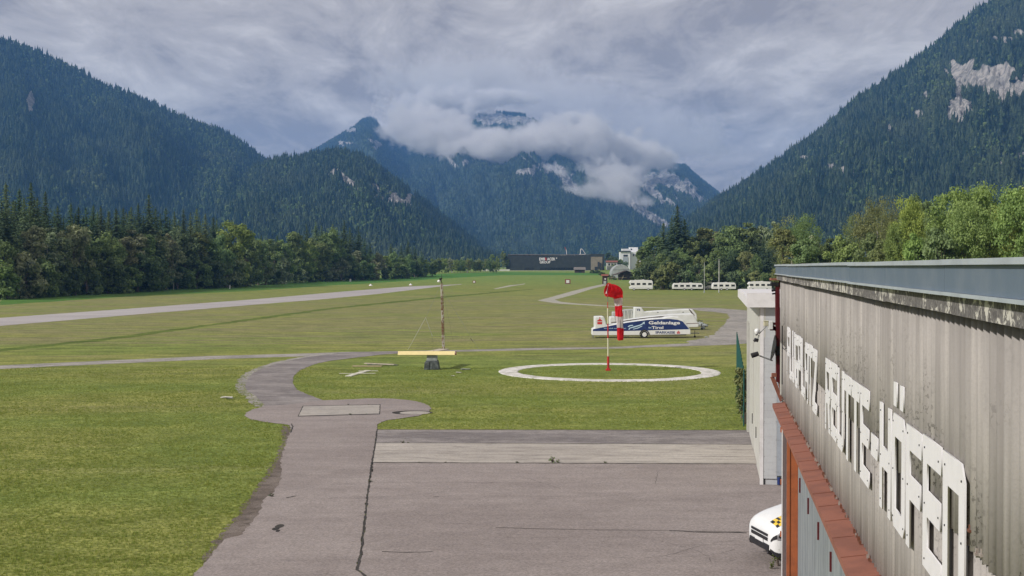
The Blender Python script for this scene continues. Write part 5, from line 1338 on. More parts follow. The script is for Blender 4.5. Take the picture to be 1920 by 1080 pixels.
# finer path
def refine(pts, rs, k=5):
    out = []; ro = []
    n = len(pts)
    for i in range(n - 1):
        p0, p1, p2, p3 = pts[max(i - 1, 0)], pts[i], pts[i + 1], pts[min(i + 2, n - 1)]
        for j in range(k):
            t = j / k
            out.append(.5 * ((2 * p1) + (p2 - p0) * t + (2 * p0 - 5 * p1 + 4 * p2 - p3) * t * t + (3 * p1 - p0 - 3 * p2 + p3) * t ** 3)); ro.append(rs[i] + (rs[i + 1] - rs[i]) * t)
    out.append(pts[-1]); ro.append(rs[-1]); return out, ro
pp, rr2 = refine(path, rad, 5)
mouth = (pp[1] - pp[0]).normalized()
def sock_band(i0, i1, mat):
    vs = []; fs = []; n = 28; u = None
    for i in range(i0, i1 + 1):
        p = pp[i]; d = (pp[min(i + 1, len(pp) - 1)] - pp[max(i - 1, 0)]).normalized()
        if u is None: u = Vector((0, 0, 1)); 
        u0 = Vector((0, -1, 0)) if abs(d.y) < .9 else Vector((1, 0, 0))
        u = (u0 - d * u0.dot(d)).normalized(); v = d.cross(u)
        fold = 0 if i < 14 else min(1, (i - 14) / 10)
        for k in range(n):
            a = 2 * pi * k / n
            r = rr2[i] * (1 + .05 * sin(a * 5 + i * .3) + fold * (.22 * sin(a * 3 + i * .12) + .12 * sin(a * 7 - i * .35)))
            q = p + (u * cos(a) * (1 - .35 * fold) + v * sin(a)) * r
            q.z += .03 * sin(i * .9 + a * 2) * fold
            vs.append(q)
    m = i1 - i0
    for i in range(m):
        for k in range(n): fs.append((i * n + k, (i + 1) * n + k, (i + 1) * n + (k + 1) % n, i * n + (k + 1) % n))
    mb = MB(); mb.add(vs, fs); return wpart(mb, 'sock_band', M[mat], smooth=True)
for i0, i1, m_ in ((0, 24, 'sock_red'), (24, 32, 'sock_white'), (32, 41, 'sock_red'), (41, 50, 'sock_white'), (50, 60, 'sock_red')): sock_band(i0, i1, m_)
mb = MB(); u = Vector((0, 0, 1)); u = (u - mouth * u.dot(mouth)).normalized(); v = mouth.cross(u)
for rr3, off in ((.475, 0), (.455, .45)):
    c = pp[0] + mouth * off; pts = [c + (u * cos(a) + v * sin(a)) * rr3 for a in np.linspace(0, 2 * pi, 33)]
    for a, b in zip(pts, pts[1:]): mb.tube(a, b, .014, n=6, cap=False)
for a in (0, pi / 2, pi, 3 * pi / 2): mb.tube(pp[0] + (u * cos(a) + v * sin(a)) * .47, pp[0] + mouth * .45, .01, n=5)
wpart(mb, 'hoop', M['sock_red'])
mb = MB(); c = pp[0]; vs = []
for j in range(9):     # limp fold of pale cloth seen inside the mouth
    a = j / 8; vs += [c + mouth * .02 + v * (.06 + .10 * sin(a * 3)) * -1 + u * (.36 - .62 * a), c + mouth * .05 + v * (-.22 + .08 * sin(a * 5)) * 1 + u * (.38 - .66 * a)]
mb.add(vs, [(2 * i, 2 * i + 2, 2 * i + 3, 2 * i + 1) for i in range(8)]); wpart(mb, 'lining_fold', M['sock_white'], smooth=True)

# ------------------------------------------------------------------ landing tee on its pedestal
tb = G(809.5, 693.5); YT = tb.y; U = YT / F
tee = thing('landing_tee', 'pale yellow landing T turning on a squat stone pedestal', 'landing tee', tb)
TZ = lambda zx, zy, dY=0: P(640 + zx / 7.385, 640 + zy / 7.385, YT + dY)
def tpart(mb, name, mat, **k): return inv_parent(mb.build(name, mat, None, **k), tee)
def frustum(mb, c, w0, w1, z0, z1, dpt=1.0):
    v = []
    for w_, z in ((w0, z0), (w1, z1)):
        for a, b in ((-1, -1), (1, -1), (1, 1), (-1, 1)): v.append((c.x + a * w_ / 2, c.y + .5 + b * w_ / 2 * dpt, z))
    mb.add(v, [(0, 1, 2, 3), (4, 7, 6, 5), (0, 4, 5, 1), (1, 5, 6, 2), (2, 6, 7, 3), (3, 7, 4, 0)])
mb = MB(); frustum(mb, tb, 1.08, .86, 0, .62); tpart(mb, 'pedestal_base', M['stone_dark'], bevel=.03)
for dx in (-.34, .30): 
    mb = MB(); frustum(mb, tb + Vector((dx, -.46, 0)), .42, .30, 0, .56, .5); tpart(mb, 'buttress', M['stone_dark'], bevel=.03)
mb = MB(); frustum(mb, tb, .74, .70, .622, 1.05); tpart(mb, 'pedestal_top', M['stone_light'], bevel=.02)
mb = MB(); mb.tube(tb + Vector((0.1, .5, 1.04)), tb + Vector((.1, .5, 1.30)), .05); tpart(mb, 'pivot', M['rust'])
zt_ = TZ(0, 165).z
cbm = Matrix.Rotation(R(48), 3, 'X')
c = TZ(1180, 165, .1)
mb = MB(); mb.box((c.x, c.y, zt_), (4.0, .34, .045), cbm); tpart(mb, 'crossbar', M['tee_yellow'], bevel=.01)
mb = MB(); mb.box((c.x + 2.03, c.y, zt_), (.12, .26, .1), cbm); tpart(mb, 'end_cap', M['rust'])
a = TZ(1225, 148, .3); b2 = TZ(1425, 108, 4.2)
mb = MB(); mb.bar(a, b2, .75, .06); tpart(mb, 'stem', M['old_board'])

# mast with guy wires
mbse = G(832, 657.5); YM = mbse.y
mast = thing('weather_mast', 'thin rusty red and white lattice mast with instruments, held by wires', 'mast', mbse)
def mpart(mb, name, mat, **k): return inv_parent(mb.build(name, mat, None, **k), mast)
cols = [(657, 628, 'mast_white'), (628, 601, 'rust'), (601, 582, 'mast_white'), (582, 557, 'rust'), (557, 531, 'mast_white')]
for a, b, m_ in cols:
    pa = P(831.5 - (657 - a) * .028, a, YM); pb = P(831.5 - (657 - b) * .028, b, YM); mb = MB(); n = 5
    off = [Vector((.10 * cos(q), .10 * sin(q), 0)) for q in (.5, .5 + 2.094, .5 + 4.188)]
    for o_ in off: mb.tube(pa + o_, pb + o_, .028, n=6)
    for k in range(n):
        for i in range(3): mb.tube(pa.lerp(pb, k / n) + off[i], pa.lerp(pb, (k + 1) / n) + off[(i + 1) % 3], .016, n=5)
    mpart(mb, 'lattice_section', M[m_])
topm = P(828, 531, YM)
mb = MB(); mb.tube(topm, P(827.8, 514, YM), .015); mpart(mb, 'antenna', M['black_steel'])
mb = MB(); mb.sphere(P(823, 527.5, YM), .15, 12, 8, (1, 1, .85)); mpart(mb, 'radiation_shield', M['white_gloss'], smooth=True)
mb = MB(); mb.box(P(826, 523.5, YM), (.20, .16, .20)); mb.tube(P(826, 526, YM), P(829, 531, YM), .025); mb.sphere(P(828, 521.5, YM), .07, 8, 6); mpart(mb, 'sensor', M['black_steel'])
def wire(a, b, m_='grey_steel', r=.008): mb = MB(); mb.tube(a, b, r, n=5); return mpart(mb, 'guy_wire', M[m_])
gl = G(765, 655.5); apex = P(798, 595.5, YM - 2); wire(topm, apex); wire(apex, gl, 'white_paint', .013)
gr2 = G(813, 650); wire(apex, P(810.5, 630, YM - 1.2), 'white_paint', .014); wire(P(810.5, 630, YM - 1.2), gr2, 'grey_steel', .006)
wire(P(830, 545, YM), G(900, 659)); wire(P(882, 634, YM - .3), P(887, 641, YM - .35), 'black_steel', .02)
wire(P(829, 540, YM), G(850, 640), 'grey_steel', .006)

# loose boards and the white cross marks
def board(x0, y0, x1, y1, wid, th, z, mat, label, group='loose boards on the lawn', name='board'):
    a, b = G(x0, y0), G(x1, y1); a.z = z[0]; b.z = z[1]
    mb = MB(); mb.bar(a, b, wid, th); o = mb.build(name, M[mat], bevel=.004); tag(o, label, 'board', group); return o
board(661, 687.3, 716, 687.5, .5, .06, (.035, .035), 'tee_wood', 'grey-brown plank lying flat under a paler plank left of the pedestal')
board(684, 684.8, 740, 686.5, .32, .05, (.14, .12), 'old_board', 'pale plank resting crosswise on the grey-brown plank')
board(690, 683.5, 746, 685.0, .30, .05, (.03, .03), 'stone_dark', 'dark weathered plank just behind the pale plank')
board(653, 706, 690, 695.5, .42, .05, (.03, .03), 'white_board', 'broad white board lying askew on the lawn', 'white marker boards on the lawn')
board(636, 702.8, 704, 702.4, .10, .03, (.09, .09), 'white_board', 'nearer thin pale lath crossing the broad white board', 'white marker boards on the lawn')
board(672, 698.0, 709, 697.7, .10, .03, (.09, .09), 'white_board', 'farther thin pale lath behind the broad white board', 'white marker boards on the lawn')
for x, y, w_, d in ((873, 693.5, .34, 'grey crumpled sheet lying right of the pedestal'), (861, 699.5, .24, 'white scrap of sheet on the lawn below the crumpled one'), (425, 746, .30, 'white scrap lying alone on the left lawn'), (431, 748.5, .2, 'small grey scrap beside the lone white scrap'), (849, 706, .12, 'tiny white scrap in the lawn left of the white ring')):
    q = G(x, y); mb = MB(); vs = []; rd = random.Random(x)
    for i in range(4):
        for j in range(3): vs.append((q.x + (i - 1.5) / 3 * w_ * 2 + rd.uniform(-.03, .03), q.y + (j - 1) * w_ * .8 + rd.uniform(-.03, .03), .03 + rd.uniform(0, .05)))
    mb.add(vs, [(i * 3 + j, (i + 1) * 3 + j, (i + 1) * 3 + j + 1, i * 3 + j + 1) for i in range(3) for j in range(2)]); mb.add([v - Vector((0, 0, .012)) for v in mb.v], [f[::-1] for f in list(mb.f)])
    o = mb.build('scrap', M['stone_light' if 'grey' in d else 'white_board']); tag(o, d, 'scrap')

# ------------------------------------------------------------------ glider trailers
YT1 = G(1210, 633.8).y
def trailer(Y, prof, label, mat, wid=1.75, wheel=None, hitch=None, zpx=None):
    q = [P(1100 + x / 8, 510 + y / 8, Y) for x, y in prof]
    cx = sum(v.x for v in q) / len(q)
    t = thing('glider_trailer', label, 'trailer', (cx, Y + wid / 2, 0), 0, 'glider trailers parked side by side')
    mb = MB(); mb.prism([(v.x, v.z) for v in q], Y, Y + wid); body = inv_parent(mb.build('body', M[mat], bevel=.10, seg=3, smooth=False), t)
    return t
def tp(t, mb, name, mat, **k): return inv_parent(mb.build(name, M[mat], None, **k), t)
def Z8t(x, y, Y): return P(1100 + x / 8, 510 + y / 8, Y)
def polyface(t, pts, Y, name, mat, th=.01, inset=0):
    q = [Z8t(x, y, Y) for x, y in pts]; mb = MB(); mb.prism([(v.x, v.z) for v in q], Y - th, Y - .001); return tp(t, mb, name, mat)
def wheels(t, x, y, Y, r, wid=1.75):
    c = Z8t(x, y, Y); c.z = r
    for yy in (Y - .03, Y + wid - .19):
        mb = MB(); mb.tube((c.x, yy, r), (c.x, yy + .2, r), r, n=24); wh = tp(t, mb, 'wheel', 'rubber', bevel=.02)
        mb = MB(); mb.tube((c.x, yy - .02, r), (c.x, yy + .1, r), r * .62, r * .6, n=18); mb.tube((c.x, yy - .03, r), (c.x, yy - .015, r), r * .22, n=10); mb.build('rim', M['white_gloss'], wh)
    return c
def drawbar(t, x0, x1, y, Y, wid=1.75):
    a = Z8t(x0, y, Y); b = Z8t(x1, y, Y); z = a.z
    mb = MB(); m = Y + wid / 2
    mb.bar((a.x - .2, m - .5, z), (b.x - .25, m, z), .07); mb.bar((a.x - .2, m + .5, z), (b.x - .25, m, z), .07); mb.bar((b.x - .5, m, z), (b.x, m, z + .02), .09); mb.tube((b.x - .02, m, z - .03), (b.x + .14, m, z + .03), .05)
    tp(t, mb, 'drawbar', 'grey_steel')
    mb = MB(); mb.tube((b.x - .35, m - .1, .12), (b.x - .35, m - .1, z + .28), .03); mb.tube((b.x - .35, m - .16, .11), (b.x - .35, m - .04, .11), .11, n=14); tp(t, mb, 'jockey_wheel', 'black_steel')
def stand(t, x, Y, ztop, wid=1.75):
    c = Z8t(x, 900, Y)
    for yy in (Y + .15, Y + wid - .15): mb = MB(); mb.tube((c.x, yy, 0), (c.x, yy, ztop), .03); mb.box((c.x, yy, .02), (.14, .12, .03)); tp(t, mb, 'prop_stand', 'grey_steel')

# front trailer with the blue print
t1 = trailer(YT1, [(80, 950), (84, 850), (120, 842), (118, 668), (252, 664), (275, 700), (300, 800), (500, 768), (760, 728), (1000, 697), (1150, 690), (1200, 674), (1300, 664), (1375, 672), (1450, 722), (1500, 782), (1556, 862), (1558, 936), (900, 946)], 'front glider trailer with blue side print and red logo on its tail fin', 'trailer_white')
pb = polyface(t1, [(92, 886), (94, 858), (300, 818), (480, 782), (640, 754), (900, 720), (1100, 706), (1250, 704), (1360, 716), (1440, 742), (1490, 800), (1540, 858), (860, 878), (500, 886)], YT1, 'print_panel', 'print_blue', .006)
polyface(t1, [(88, 946), (90, 888), (500, 888), (860, 880), (1552, 860), (1554, 932), (900, 942)], YT1, 'side_panel', 'white_gloss', .004)
def ttext(body, x0, x1, ytop, ybot, mat, off=.012, bold=.012, par=t1, Y=YT1, shear=0):
    a = Z8t(x0, ybot, Y); b = Z8t(x1, ytop, Y)
    me = text_mesh(body, 'lettering', M[mat], b.x - a.x, b.z - a.z, .003, bold)
    if shear: me.transform(Matrix(((1, shear, 0, 0), (0, 1, 0, 0), (0, 0, 1, 0), (0, 0, 0, 1))))
    o = link('lettering', me); o.matrix_world = Matrix.Translation((a.x, Y - off, a.z)) @ Matrix.Rotation(pi / 2, 4, 'X'); M0 = o.matrix_world.copy()
    me.transform(M0); o.matrix_world = Matrix.Identity(4); inv_parent(o, par); return o
ttext('Geldanlage', 930, 1400, 735, 800, 'letter_white', bold=.03)
ttext('in', 930, 968, 822, 846, 'pale_blue', bold=.02); ttext('Tirol', 975, 1150, 812, 856, 'letter_white', bold=.025)
ttext('SPARKASSE', 1030, 1325, 888, 924, 'print_blue', bold=.03)
ttext('Wir sind zum Fliegen', 255, 590, 836, 858, 'pale_blue', bold=.01)
for pts in ([(615, 820), (640, 800), (690, 792), (700, 804), (650, 812), (632, 826)], [(625, 862), (640, 838), (720, 812), (800, 790), (850, 762), (835, 756), (872, 745), (868, 786), (858, 774), (806, 804), (730, 828), (655, 846), (640, 866)], [(690, 856), (760, 836), (830, 806), (836, 814), (770, 846), (700, 862)]):
    polyface(t1, pts, YT1 - .006, 'arrow_print', 'pale_blue', .004)
def sparlogo(t, x0, x1, y0, y1, Y, step=True):
    w_ = x1 - x0; h = y1 - y0; xm = (x0 + x1) / 2
    polyface(t, [(xm - w_ * .10, y0), (xm + w_ * .10, y0), (xm + w_ * .10, y0 + h * .17), (xm - w_ * .10, y0 + h * .17)], Y, 'logo', 'print_red', .006)
    polyface(t, [(xm - w_ * .22, y0 + h * .24), (xm + w_ * .22, y0 + h * .24), (xm + w_ * .22, y0 + h * .34), (xm + w_ * .5, y0 + h * .42), (xm + w_ * .5, y0 + h * .58), (xm - w_ * .5, y0 + h * .58), (xm - w_ * .5, y0 + h * .42), (xm - w_ * .22, y0 + h * .34)], Y, 'logo', 'print_red', .006)
    polyface(t, [(xm - w_ * .5, y0 + h * .66), (xm + w_ * .5, y0 + h * .66), (xm + w_ * .5, y1), (xm - w_ * .5, y1)], Y, 'logo', 'print_red', .006)
sparlogo(t1, 160, 232, 680, 785, YT1 - .002); sparlogo(t1, 1352, 1400, 880, 924, YT1 - .006)
c = wheels(t1, 866, 950, YT1, .36)
mb = MB(); vs = []; r0, r1 = .40, .50
for i in range(13): a = pi * i / 12; vs += [(c.x + r0 * cos(a), .36 + r0 * sin(a)), ]
for i in range(13): a = pi * (12 - i) / 12; vs.append((c.x + r1 * cos(a), .36 + r1 * sin(a)))
mb.prism(vs, YT1 - .05, YT1 + .2); tp(t1, mb, 'mudguard', 'black_steel')
mb = MB(); q = Z8t(400, 962, YT1); q2 = Z8t(1500, 962, YT1); mb.box(((q.x + q2.x) / 2, YT1 + .9, .30), (q2.x - q.x, 1.3, .1)); tp(t1, mb, 'chassis', 'black_steel')
drawbar(t1, 1555, 1690, 925, YT1); stand(t1, 100, YT1, .5)
mb = MB(); q = Z8t(1795, 955, YT1 + .9); mb.box((q.x, YT1 + .9, .06), (.3, .3, .12)); tag(mb.build('wheel_chock', M['stone_light'], bevel=.02), 'pale block lying in front of the first trailer hitch', 'block')

YT2 = G(1210, 619).y
t2 = trailer(YT2, [(345, 846), (343, 740), (350, 672), (425, 668), (440, 735), (560, 722), (900, 672), (1290, 634), (1585, 624), (1600, 634), (1690, 790), (1676, 832)], 'white glider trailer behind the printed one with a thin red line and sloping nose', 'trailer_white')
polyface(t2, [(360, 752), (530, 735), (700, 708), (900, 684), (1100, 664), (1290, 655), (1300, 664), (1180, 682), (900, 706), (700, 730), (530, 752), (380, 762)], YT2, 'lid_joint', 'barn_wood', .012)
polyface(t2, [(1490, 772), (1688, 764), (1688, 770), (1490, 780)], YT2, 'stripe', 'dark_red_steel', .012)
wheels(t2, 1100, 850, YT2, .34); drawbar(t2, 1680, 1790, 815, YT2); stand(t2, 360, YT2, .5)
YT3 = G(1210, 609.5).y
t3 = trailer(YT3, [(705, 760), (716, 536), (735, 530), (825, 534), (868, 596), (1000, 586), (1300, 568), (1535, 557), (1590, 560), (1648, 632), (1660, 700), (1640, 760)], 'rear white glider trailer whose tail fin carries the letters T2', 'trailer_white')
ttext('T2', 746, 800, 552, 582, 'print_blue', .014, .03, t3, YT3, .15)
polyface(t3, [(1530, 560), (1548, 560), (1620, 650), (1600, 660)], YT3, 'lid_joint', 'barn_wood', .012)
for x in (1056, 1435): polyface(t3, [(x, 600), (x + 22, 598), (x + 22, 606), (x, 608)], YT3, 'catch', 'black_steel', .02)
wheels(t3, 1150, 780, YT3, .34); drawbar(t3, 1648, 1740, 740, YT3); stand(t3, 740, YT3, .5)
YT4 = G(1210, 605.5).y
t4 = trailer(YT4 + 2.6, [(392, 790), (388, 600), (440, 598), (455, 640), (540, 575), (620, 560), (700, 558), (770, 575), (860, 612), (1350, 600), (1400, 780)], 'rearmost trailer under a translucent grey cover, mostly hidden by the others', 'tarp_grey')
for x in (560, 610, 665, 700): polyface(t4, [(x, 585), (x + 10, 583), (x + 22, 700), (x + 12, 700)], YT4 + 2.6, 'cover_fold', 'trailer_white', .03)
wheels(t4, 900, 800, YT4 + 2.6, .34); stand(t4, 1380, YT4 + 2.6, .5)
for i, (x, y, s_, d) in enumerate(((1313, 610, .42, 'grey stone block in front of the white trailer hitches'), (1322, 611, .30, 'smaller grey stone right of the larger block'), (1318, 615, .24, 'small pale stone nearest the gravel yard'), (1306, 606, .2, 'small stone close to the second trailer hitch'))):
    q = G(x, y + 2); mb = MB(); b0 = len(mb.v); mb.sphere((q.x, q.y, s_ * .45), s_, 8, 5, (1.3, 1, .8)); rd = random.Random(i)
    for k in range(b0, len(mb.v)): mb.v[k] += Vector([rd.uniform(-1, 1) * s_ * .16 for _ in range(3)])
    o = mb.build('stone', M['stone_light']); tag(o, d, 'stone', 'stones beside the trailers')

# ------------------------------------------------------------------ caravans and poles in front of the right wood
worn('caravan_white', (.80, .80, .80), (.70, .70, .68), 1, .4, .3)
def caravan(x0, x1, top, Y, label, cab=False, mat='caravan_white'):
    a = P(x0, top, Y); b = P(x1, top, Y); L = b.x - a.x; H = a.z
    t = thing('caravan', label, 'caravan', ((a.x + b.x) / 2, Y, 0), 0, 'caravans in front of the right wood')
    mb = MB(); h = H - .45
    pr = [(-L / 2, .45), (-L / 2 - .05, 1.2), (-L / 2 + .15, H - .35), (-L / 2 + .5, H - .08), (0, H), (L / 2 - .5, H - .08), (L / 2 - .12, H - .4), (L / 2 + .05, 1.2), (L / 2, .45)] if not cab else [(-L / 2, .45), (-L / 2 - .1, 1.1), (-L / 2 + .5, 1.3), (-L / 2 - .15, H - .75), (-L / 2 + .3, H - .18), (0, H), (L / 2 - .3, H - .12), (L / 2, H - .5), (L / 2, .45)]
    mb.prism(pr, 0, 2.25); mb.build('body', M[mat], t, bevel=.06)
    for k in range(max(2, int(L / 1.7))):
        n = max(2, int(L / 1.7)); xx = -L / 2 + L * (k + .5) / n
        mb = MB(); mb.box((xx, -.012, H * .62), (L / n * .62, .03, .55)); w_ = mb.build('window', M['glass_dark'], t, bevel=.03)
        mb = MB(); mb.box((xx, -.02, H * .62 - .31), (L / n * .68, .03, .04)); mb.build('window_frame', M['grey_steel'], w_)
    for xx in (-L * .12, L * .12) if not cab else (-L * .32, L * .3):
        mb = MB(); mb.tube((xx, -.04, .33), (xx, .2, .33), .33, n=18); wh = mb.build('wheel', M['rubber'], t); mb = MB(); mb.tube((xx, -.06, .33), (xx, 0, .33), .18, n=12); mb.build('rim', M['white_gloss'], wh)
    mb = MB(); mb.box((L * .1, 1.1, H + .06), (.6, .6, .12)); mb.box((-L * .25, 1.1, H + .04), (.4, .4, .1)); mb.build('roof_hatch', M['trailer_cream'], t)
    mb = MB(); mb.box((0, -.01, .8), (L * .98, .012, .07)); mb.build('stripe', M['pale_panel_blue'], t)
    return t
caravan(1181, 1224, 524.8, 388, 'leftmost motorhome with bright white overhanging roof and dark windows', True)
caravan(1262, 1318, 530.5, 390, 'low white caravan left of the two flag poles')
caravan(1312, 1336, 526.8, 396, 'short caravan directly behind the left flag pole')
caravan(1336, 1380, 529.5, 389, 'long white caravan around the right flag pole')
caravan(1404, 1447, 527.5, 386, 'rightmost white caravan just above the grey shed', True)
for x, top, y, d in ((1320.6, 492, 549, 'slightly shorter grey flag pole before the wood, left one'), (1348, 486, 549, 'taller white flag pole before the wood, right one')):
    q = G(x, y); tt = P(x, top, q.y); f = thing('flag_pole', d, 'pole', q, 0, 'bare flag poles')
    mb = MB(); mb.tube((0, 0, 0), (0, 0, tt.z), .11, .06, 10); mb.build('shaft', M['tarp_grey' if x < 1330 else 'white_paint'], f)
    mb = MB(); mb.sphere((0, 0, tt.z), .11, 8, 6); mb.build('finial', M['grey_steel'], f); mb = MB(); mb.tube((0, 0, 0), (0, 0, .4), .2, n=10); mb.build('socket', M['stone_light'], f)

# ------------------------------------------------------------------ runway markers
for x, y, r, d, m_ in ((1064.5, 532.5, .75, 'largest white runway marker with a red surround', 'print_red'), (889, 531, .42, 'small white and red marker right of the runway end', 'print_red'), (770, 535, .5, 'white marker just above the runway edge', None), (695, 536, .5, 'white cone marker above the runway near the wood', None), (657, 528, .5, 'pale upright marker at the foot of the wood', None), (847, 510.5, .6, 'pale post by the distant row of low trees', None), (876, 511, .6, 'pale post right of the other distant post', None), (431, 541.5, .5, 'thin pale post at the edge of the wood', None)):
    q = G(x, y); t = thing('runway_marker', d, 'marker', q, 0, 'runway markers')
    if m_:
        mb = MB(); mb.box((0, 0, r * 1.35), (r * 3.0, .08, r * 2.6)); mb.build('surround', M['tile_red'], t, bevel=.02)
        mb = MB(); mb.box((0, -.06, r * 1.35), (r * 1.7, .05, r * 1.6)); mb.build('face', M['white_gloss'], t)
        mb = MB(); mb.box((-r, .05, r * .5), (.08, .3, r)); mb.box((r, .05, r * .5), (.08, .3, r)); mb.build('leg', M['grey_steel'], t)
    elif x in (770, 695): mb = MB(); mb.tube((0, 0, .05), (0, 0, r * 1.5), r * 1.5, .08, 12); mb.build('cone', M['white_gloss'], t); mb = MB(); mb.tube((0, 0, 0), (0, 0, .06), r * 1.7, n=12); mb.build('foot', M['sock_red'], t)
    else: mb = MB(); mb.box((0, 0, r * 1.2), (.35 if x < 500 else .8, .12, r * 2.4)); mb.build('plate', M['white_paint'], t); mb = MB(); mb.box((0, .1, .3), (.1, .1, .6)); mb.build('stake', M['grey_steel'], t)

# ------------------------------------------------------------------ buildings at the head of the valley floor
def B(x, y, Y): return P(x, y, Y)
YH = 905.0; zb_ = gh(YH)
hall = thing('factory_hall', 'long dark ribbed factory hall with a white company sign', 'factory', (B(1040, 500, YH).x, YH, zb_))
def hp(mb, name, mat, root=hall, **k): return inv_parent(mb.build(name, M[mat], None, **k), root)
xl, xr, zt_ = B(949, 480, YH).x, B(1108, 480, YH).x, B(0, 480.3, YH).z
def zpx(y, Y=YH): return B(0, y, Y).z
mb = MB(); mb.box(((xl + xr) / 2, YH + 30.4, (zb_ + zt_) / 2 - .5), (xr - xl - .4, 60, zt_ - zb_ + .8)); hp(mb, 'wall', 'hall_dark')
n = 26; zlow = zpx(502)
for i in range(n):
    a = xl + (xr - xl) * i / n; b = xl + (xr - xl) * (i + 1) / n
    tz = zt_ + (zpx(477.5) - zt_) * (i / n)
    mb = MB(); mb.box(((a + b) / 2, YH, (zlow + tz) / 2), (b - a - .12, .5, tz - zlow)); hp(mb, 'wall_panel', 'hall_dark')
gaps = [(949, 984), (1002, 1013), (1076, 1108)]
for a, b in gaps:
    x0, x1 = B(a, 0, YH).x, B(b, 0, YH).x; mb = MB(); mb.box(((x0 + x1) / 2, YH, (zb_ - 1 + zlow) / 2 - .02), (x1 - x0 - .1, .45, zlow - zb_ + 1)); hp(mb, 'base_panel', 'hall_dark')
for a, b, k in ((984, 1002, 4), (1013, 1076, 13)):
    for i in range(k):
        x0 = B(a + (b - a) * i / k, 0, YH).x; x1 = B(a + (b - a) * (i + 1) / k, 0, YH).x
        mb = MB(); mb.box(((x0 + x1) / 2, YH + .1, (zb_ + zlow) / 2), (x1 - x0 - .5, .2, zlow - zb_ - .3)); w_ = hp(mb, 'window', 'glass_dark')
        mb = MB(); mb.box(((x0 + x1) / 2 + (x1 - x0) / 2 - .15, YH - .06, (zb_ + zlow) / 2), (.22, .3, zlow - zb_ - .1)); hp(mb, 'window_post', 'hall_dark')
mb = MB(); mb.box(((xl + xr) / 2, YH + 30, zt_ + 1.0), (xr - xl - 2, 56, .5)); hp(mb, 'roof', 'barn_roof')
# annex with timber face
ax0, ax1 = B(1108.3, 0, YH).x, B(1134, 0, YH).x
mb = MB(); mb.box(((ax0 + ax1) / 2, YH + 12, (zb_ + zpx(476)) / 2), (ax1 - ax0, 24, zpx(476) - zb_)); hp(mb, 'annex', 'hall_dark')
wx1 = B(1130, 0, YH).x; kk = 9
for i in range(kk):
    a = ax0 + (wx1 - ax0) * i / kk; b = ax0 + (wx1 - ax0) * (i + 1) / kk
    mb = MB(); mb.box(((a + b) / 2, YH - .15, (zpx(507.5) + zpx(481.5)) / 2), (b - a - .08, .3, zpx(481.5) - zpx(507.5))); hp(mb, 'timber_panel', 'hall_wood')
for x, y0, y1, w_ in ((1122.5, 491, 503, .5), (1126.5, 493, 507, .6), (1118, 500, 507, .9)):
    q = B(x, 0, YH).x; mb = MB(); mb.box((q, YH - .5, (zpx(y0) + zpx(y1)) / 2), (w_ * 2, .4, zpx(y0) - zpx(y1))); hp(mb, 'fixture', 'glass_dark')
mb = MB(); mb.box((B(1124, 0, YH).x, YH - .5, zpx(502.5)), (5, .5, .6)); hp(mb, 'fixture', 'glass_dark')
def htext(body, x0, x1, y0, y1, mat='letter_white', bold=.03):
    a = B(x0, y1, YH); b = B(x1, y0, YH); me = text_mesh(body, 'sign_lettering', M[mat], b.x - a.x, b.z - a.z, .04, bold)
    me.transform(Matrix.Translation((a.x, YH - .42, a.z)) @ Matrix.Rotation(pi / 2, 4, 'X')); inv_parent(link('sign_lettering', me), hall)
htext('EMB', 1011, 1022, 483, 488.4); htext('R', 1022.3, 1025.2, 483, 488.4, 'print_red'); htext('ACER', 1025.6, 1041, 483, 488.4); htext('GROUP', 1012, 1032, 489.4, 494); mb = MB(); q = B(1043.5, 484, YH); mb.box((q.x, YH - .45, q.z), (.7, .1, .7)); hp(mb, 'sign_dot', 'letter_white')
for x0, x1, y in ((1050, 1063, 479), (1074, 1090, 479)):
    a, b = B(x0, y, YH).x, B(x1, y, YH).x; mb = MB(); mb.box(((a + b) / 2, YH + 2, zpx(y)), (b - a, 3, .6)); hp(mb, 'roof_edge', 'silver_roof')
for x0, w_ in ((988, 1.5), (998, 3), (1021, 4)):
    q = B(x0, 478, YH); mb = MB(); mb.box((q.x, YH + 8, zpx(478.6)), (w_, 3, 1.8)); hp(mb, 'roof_unit', 'barn_roof')
cr = thing('crane', 'small white triangular crane frame on the dark hall roof', 'crane', B(1092, 477, YH + 10))
mb = MB(); a, b, c, d = B(1088, 477, YH + 10), B(1089, 466.5, YH + 10), B(1091.5, 467, YH + 10), B(1098, 476.5, YH + 10)
mb.bar(a, b, .5); mb.bar(b, c, .4); mb.bar(c, d, .3); mb.bar(a, d, .3); inv_parent(mb.build('frame', M['white_paint']), cr); mb = MB(); mb.box(a, (1.5, 1.5, .5)); inv_parent(mb.build('foot', M['white_paint']), cr)
cr = thing('crane', 'small red and white jib standing up from the dark hall roof', 'crane', B(1062, 477, YH + 10))
mb = MB(); mb.bar(B(1062.5, 477, YH + 10), B(1061.5, 468, YH + 10), .4); inv_parent(mb.build('mast', M['white_paint']), cr); mb = MB(); mb.bar(B(1061.7, 469, YH + 10), B(1059, 463.5, YH + 10), .35); inv_parent(mb.build('jib', M['pole_red']), cr)
gsheet('road', [(B(895, 0, 880).x, 876), (B(1120, 0, 880).x, 876), (B(1120, 0, 880).x, 890), (B(895, 0, 880).x, 890)], .03, 'pale_gravel')
mb = MB(); a, b = B(905, 0, 872), B(956, 0, 872); mb.box(((a.x + b.x) / 2, 872, gh(872) + .6), (b.x - a.x, .4, 1.2)); o = mb.build('low_wall', M['trailer_cream']); tag(o, 'low pale wall left of the dark factory hall', 'wall')

